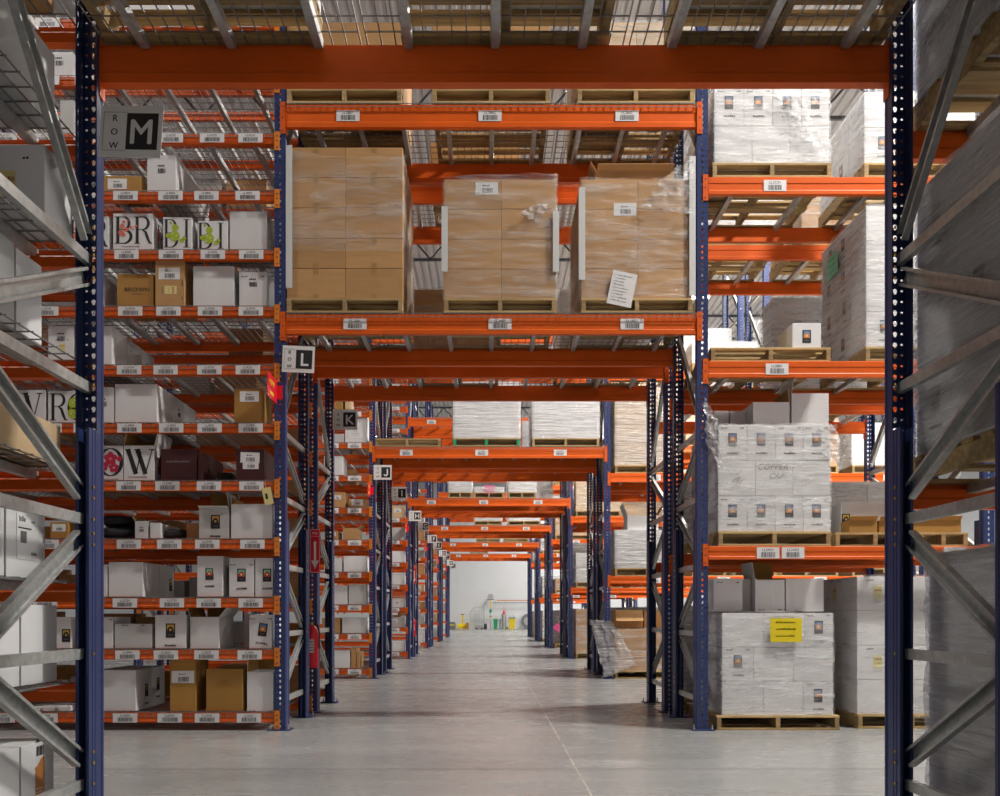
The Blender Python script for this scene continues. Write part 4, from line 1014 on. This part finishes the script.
sh = ob('green_notice', cached(('pr','green_sheet'), lambda: print_mesh('green_sheet')), (X(866,ZF)-.025,yr+.72,z7+1.13), (0,0,-math.pi/2)); tag(sh, 'green paper notice on tunnel flank of the tall stack', 'notice')
z8 = RT[2]+.002
load('top pallet of row L nearest tunnel', X(714,ZF), X(829,ZF), yr, z8, [(.335,C3),(.36,P4,[WM,WM,W1,W1])], 'white_board', side='l', wamp=.02, palw=1.06)
load('second top pallet of row L', X(864,ZF), X(975,ZF), yr, z8, [(.32,C3,[W1,[],[]]),(.32,C3,[[],W1,[]])], 'white_board', side='l', sprints=[[],SW], palw=1.0)
tail((772,92),(800,90),(790,125),(828,160), 7.96, 'loose gathered film across top row L pallet load', 'stretch_film', 21)
# --- row K pallet side
load('white wrapped load on row K middle level', X(772,9.5), X(870,9.5), YK+.03, z7, [(.33,C3),(.33,C3),(.3,C3)], 'white_board', wrap='stretch_film', depth=.4)
load('white load on row K lower level, outer place', 3.35, 4.32, YK+.03, z6, [(.33,C3),(.33,C3)], 'white_board', side='l')
load('white load on row K lower level, nearest tunnel', 2.05, 3.05, YK+.03, z6, [(.33,C3,[W1,W1,W1]),(.33,C3)], 'white_board', side='l')
load('row K floor load nearest tunnel', 2.05, 3.1, YK+.03, .001, [(.33,C3),(.33,C3),(.33,C3)], 'white_board', side='l')
load('row K floor load, outer place', 3.3, 4.3, YK+.03, .001, [(.33,C3),(.33,C3),(.33,C3)], 'kraft', side='l')
load('row K upper load nearest tunnel', 2.05, 3.1, YK+.03, z8, [(.33,C3),(.33,C3)], 'white_board', side='l')
load('row K upper load, outer place', 3.3, 4.3, YK+.03, z8, [(.33,C3),(.33,C3)], 'kraft', side='l')
# --- row J and further, pallet side
load('row J floor load beside post', 2.02, 3.05, YJ+.0, .001, [(.33,Q2),(.33,Q2)], 'kraft', side='l', dc=.5, wrap='stretch_film')
carton(2.05, 2.5, YJ+.2, .001+.129+.66+.02, .5, .28, 'kraft', 'open brown carton on row J floor load', None, (), [('f',-60,.2)])
carton(2.52, 2.95, YJ+.2, .001+.129+.66+.02, .5, .28, 'kraft', 'closed brown carton on row J floor load')
P_ = lambda x,y,z: (x,y,z)
me = tail_mesh(([(1.62,YJ+.05,.95),(2.0,YJ-.04,.9)],[(1.85,YJ-.06,.02),(2.35,YJ-.08,.22)]), 31, 'heavy_film')
tag(ob('film_tail', me), 'large sheet of loose film hanging from row J floor load', 'loose film', 'loose ends of stretch film')
load('row J lower load beside post', 2.02, 3.05, YJ+.03, z6, [(.3,Q2),(.3,Q2)], 'grey_board', side='l', wrap='heavy_film')
carton(2.25, 2.75, YJ+.2, z6+.129+.6+.02, .4, .24, 'white_board', 'open white carton with dark contents, row J lower load', None, (), [('l',70,.2),('r',60,.2)])
load('row J middle load beside post', 2.02, 3.05, YJ+.03, z7, [(.32,Q2),(.32,Q2),(.3,Q2),(.3,Q2)], 'pale_kraft', side='l', wrap='heavy_film')
for (row, y, flip, b) in ROWS[2:]:
    rr = random.Random(ord(row)*3)
    for li, zb in enumerate([.001]+RT):
        for pi, x0 in enumerate((2.02,3.25,4.55,5.8)):
            if pi > 1 and (b > 3 or b < 1): continue
            if row == 'J' and pi == 0 and li < 3: continue
            m = rr.choice(['pale_kraft','kraft','white_board','white_board','grey_board']); n = rr.choice([1,2,3]) if li else 3
            if row in 'JIH' and li == 2 and pi == 1: continue
            q = rr.random()
            if q < .12:
                pallet(x0+.52, y+.01, zb, 'empty on %s level, %s place from tunnel, row %s' % ('floor' if li==0 else ORD[li-1]+' beam',NTH[pi],row), parts=False); continue
            load('%s load, %s from tunnel, row %s' % ('floor' if li==0 else ORD[li-1]+' level',NTH[pi],row), x0, x0+1.03, y+.03, zb, [(.34,Q2) for _ in range(n)], m, side='l' if pi == 0 else None, dc=.5, wrap='stretch_film', palparts=False)
tag(ob('pink_notice', print_mesh('pink_sheet'), (2.1,ROWS[6][1]-.03,.62), (0,R(45),0)), 'pink diamond-turned notice on a floor load far down the tunnel', 'notice')

# --- row M pallet side (large wrapped loads beside the camera)
zmr = YM-.01
BG = [0,.34,.67,1]
HX = 1.985
load('row M floor load', 2.04, 3.1, zmr, .001, [(.40,BG),(.40,BG),(.38,BG)], 'white_board', side='l', sprints=[[('lot',.2,.6)],[]], wrap='heavy_film', wamp=.02)
load('row M lower load', HX, 3.05, zmr, RT[0], [(.40,BG),(.40,BG),(.42,BG)], 'white_board', side='l', sprints=[[('wine_grey',.0,.1)],[('lot',.1,.5)]], wrap='heavy_film', wamp=.016)
load('row M middle load', HX, 3.05, zmr, RT[1], [(.38,BG),(.38,BG)], 'white_board', side='l', sprints=[[('tall_word',.0,.0)]], wrap='heavy_film', wamp=.014)

# ------------------------------------------------------------------ row signs
def row_sign(letter, y, tilt):
    sx = -1.675+(.046 if letter == 'M' else (.02 if letter in 'KIGECA' else 0))
    w, h = (.30,.235) if letter == 'M' else (.285,.235)
    r = ob('row_sign', None, (sx,y-.02,EYE+2.25-(.05 if letter=='M' else 0)), (0,R(tilt),R(-6) if letter=='M' else 0)); tag(r, 'white row sign with black square and letter %s on sign-side post' % letter, 'sign', 'row letter signs along the tunnel')
    mb = MB().cbox(-w/2,-.002,-h/2,w/2,.002,h/2,'sign_white',.0015)
    sp_ = ob('sign_panel', mb.mesh('sign_panel'), parent=r)
    mb = MB(); mb.box(-.02,-.0036,-h/2+.035,w/2-.02,-.0026,h/2-.035,'ink')
    if letter == 'J': ribbon(mb, [(.076,.055),(.076,-.02)]+arc(.050,-.022,.026,.030,0,-165,10), [.022]*13, 'paper', -.0044)
    else: [text_poly(letter, .155, 'paper', mb, .052+dx, -.055+dy_, -.0044-.0002*k_) for k_,(dx,dy_) in enumerate(((-.003,0),(.003,0),(0,.003),(0,-.003)))]
    for i, c in enumerate('ROW'): text_poly(c, .042, 'ink', mb, -.078, .045-.062*i, -.004); text_poly(c, .042, 'ink', mb, -.0765, .045-.062*i, -.0041)
    for q in ((-w/2+.018,-h/2+.03,-w/2+.0195,h/2-.03),(-w/2+.018,h/2-.0315,-.02,h/2-.03),(-w/2+.018,-h/2+.03,-.02,-h/2+.0315)): mb.box(q[0],-.0034,q[1],q[2],-.0026,q[3],'grey_ink')
    ob('lettering', mb.mesh('lettering'), parent=sp_)
    mb = MB().box(-.139,.0025,-.10,-.105,.004,.10,'galvanised'); ob('bracket', mb.mesh('bracket'), parent=r)
row_sign('M', YM+FD-.075, 4)
for (row, y, flip, b) in ROWS: row_sign(row, y if flip else y+FD-.075, 2.5 if row == 'L' else 0)
# ------------------------------------------------------------------ red projecting signs, arrows and extinguishers
for (row, y, flip, b) in ROWS[0::2]:
    mb = MB().box(-.0015,-.34,-.105,.0015,0,.105,'sign_red').box(-.0015,-.004,-.06,.05,.0,.06,'sign_red')
    for i in range(6): mb.box(.0017,-.27+.03*i,.03-.01*(i%3),.0022,-.255+.03*i,.06,'yellow_paper')
    mb.box(.0017,-.25,-.07,.0022,-.12,-.04,'yellow_paper')
    tag(ob('projecting_sign', mb.mesh('projecting_sign'), (-1.868,y-.008,2.99)), 'red extinguisher sign sticking out from the row %s post' % row, 'sign', 'red projecting signs')
def arrow_sign():
    mb = MB().cbox(-.055,-.0015,-.23,.055,.0015,.23,'sign_red',.001)
    mb.box(-.012,-.003,-.11,.012,-.002,.10,'paper'); mb.face([(-.04,-.003,-.10),(.04,-.003,-.10),(0,-.003,-.19)],'paper')
    for q in ((-.048,.222,.048,.226),(-.048,-.226,.048,-.222),(-.048,-.222,-.045,.222),(.045,-.222,.048,.222)): mb.box(q[0],-.0026,q[1],q[2],-.0018,q[3],'paper')
    text_poly('FIRE', .032, 'paper', mb, 0, .175, -.003); text_poly('EXTINGUISHER', .012, 'paper', mb, 0, .15, -.003)
    return mb.mesh('arrow_sign')
am = arrow_sign()
def ext_parts():
    mb = MB(); n = 20
    prof = [(.0,.0),(.06,.0),(.068,.012),(.068,.36),(.06,.40),(.035,.435),(.018,.45)]
    i = 0; k = mb.mi('sign_red')
    for r_, z in prof:
        for a in range(n): mb.v.append((r_*math.cos(2*math.pi*a/n),r_*math.sin(2*math.pi*a/n),z))
    for j in range(len(prof)-1):
        for a in range(n): b_ = (a+1)%n; mb.f.append((j*n+a,j*n+b_,(j+1)*n+b_,(j+1)*n+a)); mb.m.append(k)
    body = mb.mesh('cylinder_body')
    for p in body.polygons: p.use_smooth = True
    v = MB().cyl((0,0,.445),.016,.03,'brass',12).bar((0,0,.475),(.0,-.08,.50),.007,'black_rubber').bar((0,0,.47),(0,-.085,.465),.006,'black_rubber').mesh('valve_handle')
    h = MB(); pts = [(.015,0,.46),(.06,-.02,.45),(.08,-.02,.38),(.078,-.02,.2)]
    for a, b_ in zip(pts, pts[1:]): h.bar(a, b_, .008, 'black_rubber', 8)
    g_ = MB().box(-.035,-.0695,.16,.035,-.0685,.30,'paper'); 
    for i in range(4): g_.box(-.028,-.0705,.18+.028*i,.028,-.0697,.19+.028*i,'grey_ink')
    return body, v, h.mesh('hose'), g_.mesh('instruction_label')
EX = ext_parts()
for row, y in ((ROWS[1][0],ROWS[1][1]),(ROWS[5][0],ROWS[5][1])):
    tag(ob('arrow_sign', am, (PLc+.03,y-.012,Z(551,9.43) if row=='K' else 2.0)), 'red fire extinguisher arrow sign on the row %s post' % row, 'sign', 'red arrow signs')
    r = ob('fire_extinguisher', None, (PLc+.01,y-.075,.47)); tag(r, 'red fire extinguisher hung on the row %s post' % row, 'fire extinguisher', 'fire extinguishers on posts')
    for nm, me in zip(('cylinder_body','valve_handle','hose','instruction_label'), EX): ob(nm, me, parent=r)

# ------------------------------------------------------------------ things at the far wall
YE = 60.3
def W(px): return X(px,YE)
mb = MB().cbox(-.24,-.2,0,.24,.2,.42,'grey_plastic',.03).box(-.16,-.205,.26,.16,-.2,.34,'yellow_plastic')
r = ob('battery_charger', None, (W(452),YE,.001)); tag(r, 'dark grey battery charger with yellow band by far wall', 'charger')
ob('housing', mb.mesh('housing'), parent=r); ob('charger_cap', MB().cbox(-.2,-.16,.421,.2,.16,.50,'grey_plastic',.02).mesh('charger_cap'), parent=r)
r = ob('pallet_stacker', None, (W(462.5),YE,.001)); tag(r, 'yellow pallet truck with upright handle parked by far wall', 'pallet truck')
ob('chassis', MB().prism_x([(-.3,.05),(.3,.05),(.3,.18),(.1,.38),(-.15,.38),(-.3,.2)],-.33,.33,'yellow_plastic').mesh('chassis'), parent=r)
ob('handle_mast', MB().prism_x([(-.03,.38),(.03,.38),(.02,.98),(-.02,.98)],-.06,.06,'yellow_plastic').bar((-.12,0,1.0),(.12,0,1.0),.025,'black_rubber',8).mesh('handle_mast'), parent=r)
for dx in (-.34,.30): ob('wheel', MB().cyl((dx,0,.08),.08,.05,'black_rubber',14,'x').mesh('wheel'), parent=r)
for dx in (-.3,.12): ob('fork', MB().box(dx,.3,.04,dx+.16,1.05,.09,'yellow_plastic').mesh('fork'), parent=r)
carton(W(466.2), W(469), YE-.6, .001, .3, .46, 'ochre', 'small dark brown carton beside yellow pallet truck at far wall')
# arched hood frame over a floor machine
r = ob('arched_frame', None, (W(477),YE+.3,.001)); tag(r, 'grey arched wire frame standing against far wall', 'frame')
mb = MB(); P = [(-.46,0,0.0),(-.46,0,.95)]+[(-.46+.46*(1-math.cos(R(a))),0,.95+.55*math.sin(R(a))) for a in range(15,91,15)]+[(.46,0,1.5),(.46,0,0)]
for a, b_ in zip(P, P[1:]): mb.bar(a, b_, .02, 'galvanised', 8)
ob('arch_tube', mb.mesh('arch_tube'), parent=r)
mb = MB()
for i in range(4): mb.bar((-.15+.15*i,0.03,.0),(-.15+.15*i,.03,1.42-.02*i),.012,'galvanised',6)
for z in (.5,1.0,1.2): mb.bar((-.45,.03,z),(.46,.03,z),.010,'galvanised',6)
ob('wire_infill', mb.mesh('wire_infill'), parent=r)
r = ob('floor_scrubber', None, (W(481),YE-.1,.001)); tag(r, 'low grey floor machine with black end below arched frame', 'floor machine')
ob('machine_body', MB().cbox(-.42,-.2,.04,.2,.2,.30,'steel',.04).mesh('machine_body'), parent=r); ob('motor_cap', MB().cyl((.2,0,.2),.18,.2,'black_rubber',16,'x').mesh('motor_cap'), parent=r)
for dx in (-.3,.05): ob('wheel', MB().cyl((dx,-.23,.06),.06,.04,'black_rubber',12,'y').mesh('wheel'), parent=r)
# eye-wash post with pipe run
r = ob('eyewash_post', None, (W(490.5),YE,.001)); tag(r, 'slim post with yellow head and green plate near far wall', 'safety post')
ob('pole', MB().cyl((0,0,0),.03,1.45,'galvanised',10).mesh('pole'), parent=r); ob('yellow_head', MB().cyl((0,0,1.45),.05,.5,'yellow_plastic',10,r2=.035).mesh('yellow_head'), parent=r)
ob('green_plate', MB().cbox(-.09,-.05,1.12,.09,-.035,1.34,'green_plastic',.004).mesh('green_plate'), parent=r); ob('foot_bowl', MB().cyl((0,0,.8),.04,.07,'yellow_plastic',14,r2=.14).mesh('foot_bowl'), parent=r)
r = ob('wall_lamp_cluster', None, (W(490.5),YE+.5,2.0)); tag(r, 'round grey pipe fitting above the yellow headed post', 'pipe fitting')  # plain grey pipe fitting, gives no light
ob('ring', MB().cyl((0,0,.2),.2,.12,'steel',20,'y').mesh('ring'), parent=r); ob('bracket', MB().box(-.25,-.02,-.03,.25,.12,.03,'grey_plastic').bar((-.2,.1,.0),(-.45,.2,-.5),.02,'steel').mesh('bracket'), parent=r)
r = ob('pipe_rail', None, (W(492),YE+.6,1.95)); tag(r, 'long brown pipe rail running along the far wall', 'rail')
ob('upper_pipe', MB().cyl((0.32,0,0),.03,2.6,'orange_ink',10,'x').mesh('upper_pipe'), parent=r); ob('lower_pipe', MB().cyl((0,.1,-.16),.022,2.6,'grey_plastic',10,'x').mesh('lower_pipe'), parent=r)
for dx in (.2,.9,1.5,2.4): ob('hanger', MB().box(dx,-.04,-.28,dx+.04,.14,.06,'steel').mesh('hanger'), parent=r)
def bin_(x, w, h, m, lid, lab, lm):
    r = ob('wheeled_bin', None, (x,YE,.001)); tag(r, lab, 'bin')
    mb = MB(); a = w/2; b_ = w*.4
    mb.v += [(-b_,-b_,.03),(b_,-b_,.03),(b_,b_,.03),(-b_,b_,.03),(-a,-a,h),(a,-a,h),(a,a,h),(-a,a,h)]
    k = mb.mi(m)
    for q in ((0,3,2,1),(4,5,6,7),(0,1,5,4),(1,2,6,5),(2,3,7,6),(3,0,4,7)): mb.f.append(q); mb.m.append(k)
    ob('bin_body', mb.mesh('bin_body'), parent=r)
    ob('lid', MB().prism_x([(-a-.03,h),(a+.03,h),(a+.02,h+.05),(0,h+.09),(-a,h+.05)],-a-.03,a+.03,lm).mesh('lid'), parent=r)
    for dx in (-b_,b_-.05): ob('wheel', MB().cyl((dx,b_+.0,.06),.06,.05,'black_rubber',12,'x').mesh('wheel'), parent=r)
bin_(W(495.5), .28, .62, 'green_plastic', 1, 'green wheeled bin in the row of bins at far wall', 'green_plastic')
bin_(W(500.1), .10, .60, 'grey_plastic', 1, 'narrow dark grey bin between green bin and grey drum', 'grey_plastic')
r = ob('grey_drum', None, (W(503.9),YE+.1,.001)); tag(r, 'tall light grey round tub with red mop head on top', 'tub')
ob('tub_body', MB().cyl((0,0,0),.14,1.02,'galvanised',18,r2=.16).mesh('tub_body'), parent=r)
mb = MB().cyl((0,0,0),.10,.30,'sign_red',14,r2=.02).cyl((0,0,.3),.012,.28,'sign_red',8)
tag(ob('safety_cone', mb.mesh('safety_cone'), (W(503.9),YE+.1,1.022)), 'small red cone standing on the grey tub', 'cone')
r = ob('broom', None, (W(506),YE+.35,.001)); tag(r, 'green and black broom standing beside the yellow bin', 'broom')
ob('handle', MB().cyl((0,0,.15),.015,1.2,'lime',8).mesh('handle'), parent=r); ob('brush_head', MB().prism_x([(-.05,0),(.05,0),(.03,.16),(-.03,.16)],-.16,.16,'lime').mesh('brush_head'), parent=r)
bin_(W(512), .42, .72, 'yellow_plastic', 1, 'yellow wheeled bin with dark grey lid at far wall', 'grey_plastic')
for i in range(3): ob('bottle', MB().cyl((-.12+.12*i,0,.80),.03,.14,['lime','paper','green_plastic'][i],10,r2=.02).mesh('bottle'), (W(512),YE,.005))
i = 0
for o in [o for o in COL.objects if o.name.startswith('bottle')]:
    tag(o, '%s spray bottle on lid of the yellow bin' % ['lime','white','green'][i], 'bottle', 'bottles on the yellow bin'); i += 1
tag(ob('hose_reel', MB().cyl((0,0,.55),.50,.16,'grey_plastic',28,'y').cyl((0,-.02,.55),.3,.2,'steel',24,'y').box(-.3,-.05,0,.3,.2,.12,'grey_plastic').mesh('hose_reel'), (W(528.5),YE+.3,.001)), 'round grey hose reel standing against far wall', 'hose reel')

# ------------------------------------------------------------------ keep the largest repeats single, gather the rest of a kind
bpy.context.view_layer.update()
from mathutils.bvhtree import BVHTree
def top(o):
    while o.parent: o = o.parent
    return o
SKIP = ('stretch_wrap','film_tail','wire_mesh','wire_deck','diagonal_brace','horizontal_brace','bolt_row','rack_upright','floor','wall','ceiling','trim','deck_boards','bottom_boards','wooden_pallet','hose','barcode')
bv, bf, own = [], [], []
for o in COL.objects:
    if o.type != 'MESH' or o.name.startswith(SKIP): continue
    T = o.matrix_world; i = len(bv); bv += [T@Vector(c) for c in o.bound_box]
    for f in ((0,1,2,3),(4,7,6,5),(0,4,5,1),(1,5,6,2),(2,6,7,3),(3,7,4,0)): bf.append(tuple(i+k for k in f)); own.append(top(o).name)
tree = BVHTree.FromPolygons(bv, bf)
SEEN = {}
org = Vector((0,0,EYE))
for py in range(1, 796, 3):
    for px_ in range(1, 1000, 3):
        loc, nrm, idx, dist = tree.ray_cast(org, Vector(((px_-488)/900.0, 1, (614-py)/900.0)))
        if idx is not None: SEEN[own[idx]] = SEEN.get(own[idx],0)+1
KID = {}
for o in COL.objects:
    if o.parent: KID.setdefault(o.parent.name,[]).append(o)
def kids(o): return KID.get(o.name,[])

def gather(prefix, keep, label, cat):
    L_ = [o for o in COL.objects if o.parent is None and o.get('category') == cat and o.name.split('.')[0] == prefix]
    L_.sort(key=lambda o: -SEEN.get(o.name,0))
    print('KIND', prefix, len(L_), 'seen', sum(1 for o in L_ if SEEN.get(o.name,0)), 'cut at', SEEN.get(L_[min(keep,len(L_)-1)].name,0))
    rest = L_[keep:]
    if not rest: return
    mb = MB(); dead = []; m0 = len(dead)
    for o in rest:
        dead += [o]+[c for k_ in kids(o) for c in [k_]+kids(k_)]
        if SEEN.get(o.name,0) == 0 and (label is None or o.matrix_world.translation.y > 20): continue
        for q in [o]+kids(o):
            if q.type != 'MESH': continue
            me = q.data; T = q.matrix_world; i = len(mb.v); mb.v += [tuple(T@v.co) for v in me.vertices]
            mis = [mb.mi(m.name) for m in me.materials]
            for f in me.polygons: mb.f.append(tuple(i+a for a in f.vertices)); mb.m.append(mis[f.material_index])
    bpy.data.batch_remove(dead)
    if label: tag(ob(prefix, mb.raw(prefix)), label, cat, None, 'stuff')
gather('carton', 298, 'mass of smaller cartons stacked deeper in the racks and beyond', 'carton')
gather('load_beam', 298, None, 'beam')

# ------------------------------------------------------------------ camera and view
cam = bpy.data.cameras.new('camera'); co = bpy.data.objects.new('camera', cam); COL.objects.link(co)
co.location = (0,0,EYE); co.rotation_euler = (R(90),0,0)
cam.sensor_width = 36; cam.sensor_fit = 'HORIZONTAL'; cam.lens = 32.4
cam.shift_x = 0.012; cam.shift_y = (614-398)/1000.0
cam.clip_end = 200
S.camera = co
w = bpy.data.worlds.new('world'); S.world = w; w.use_nodes = True
w.node_tree.nodes['Background'].inputs[0].default_value = (.7,.75,.8,1); w.node_tree.nodes['Background'].inputs[1].default_value = .3
S.view_settings.view_transform = 'Standard'; S.view_settings.look = 'None'; S.view_settings.gamma = 1; S.view_settings.use_curve_mapping = False
S.view_settings.exposure = 0.25
S.cycles.transparent_max_bounces = 24
S.cycles.max_bounces = 6; S.cycles.diffuse_bounces = 2; S.cycles.glossy_bounces = 3
S.cycles.sample_clamp_indirect = 8
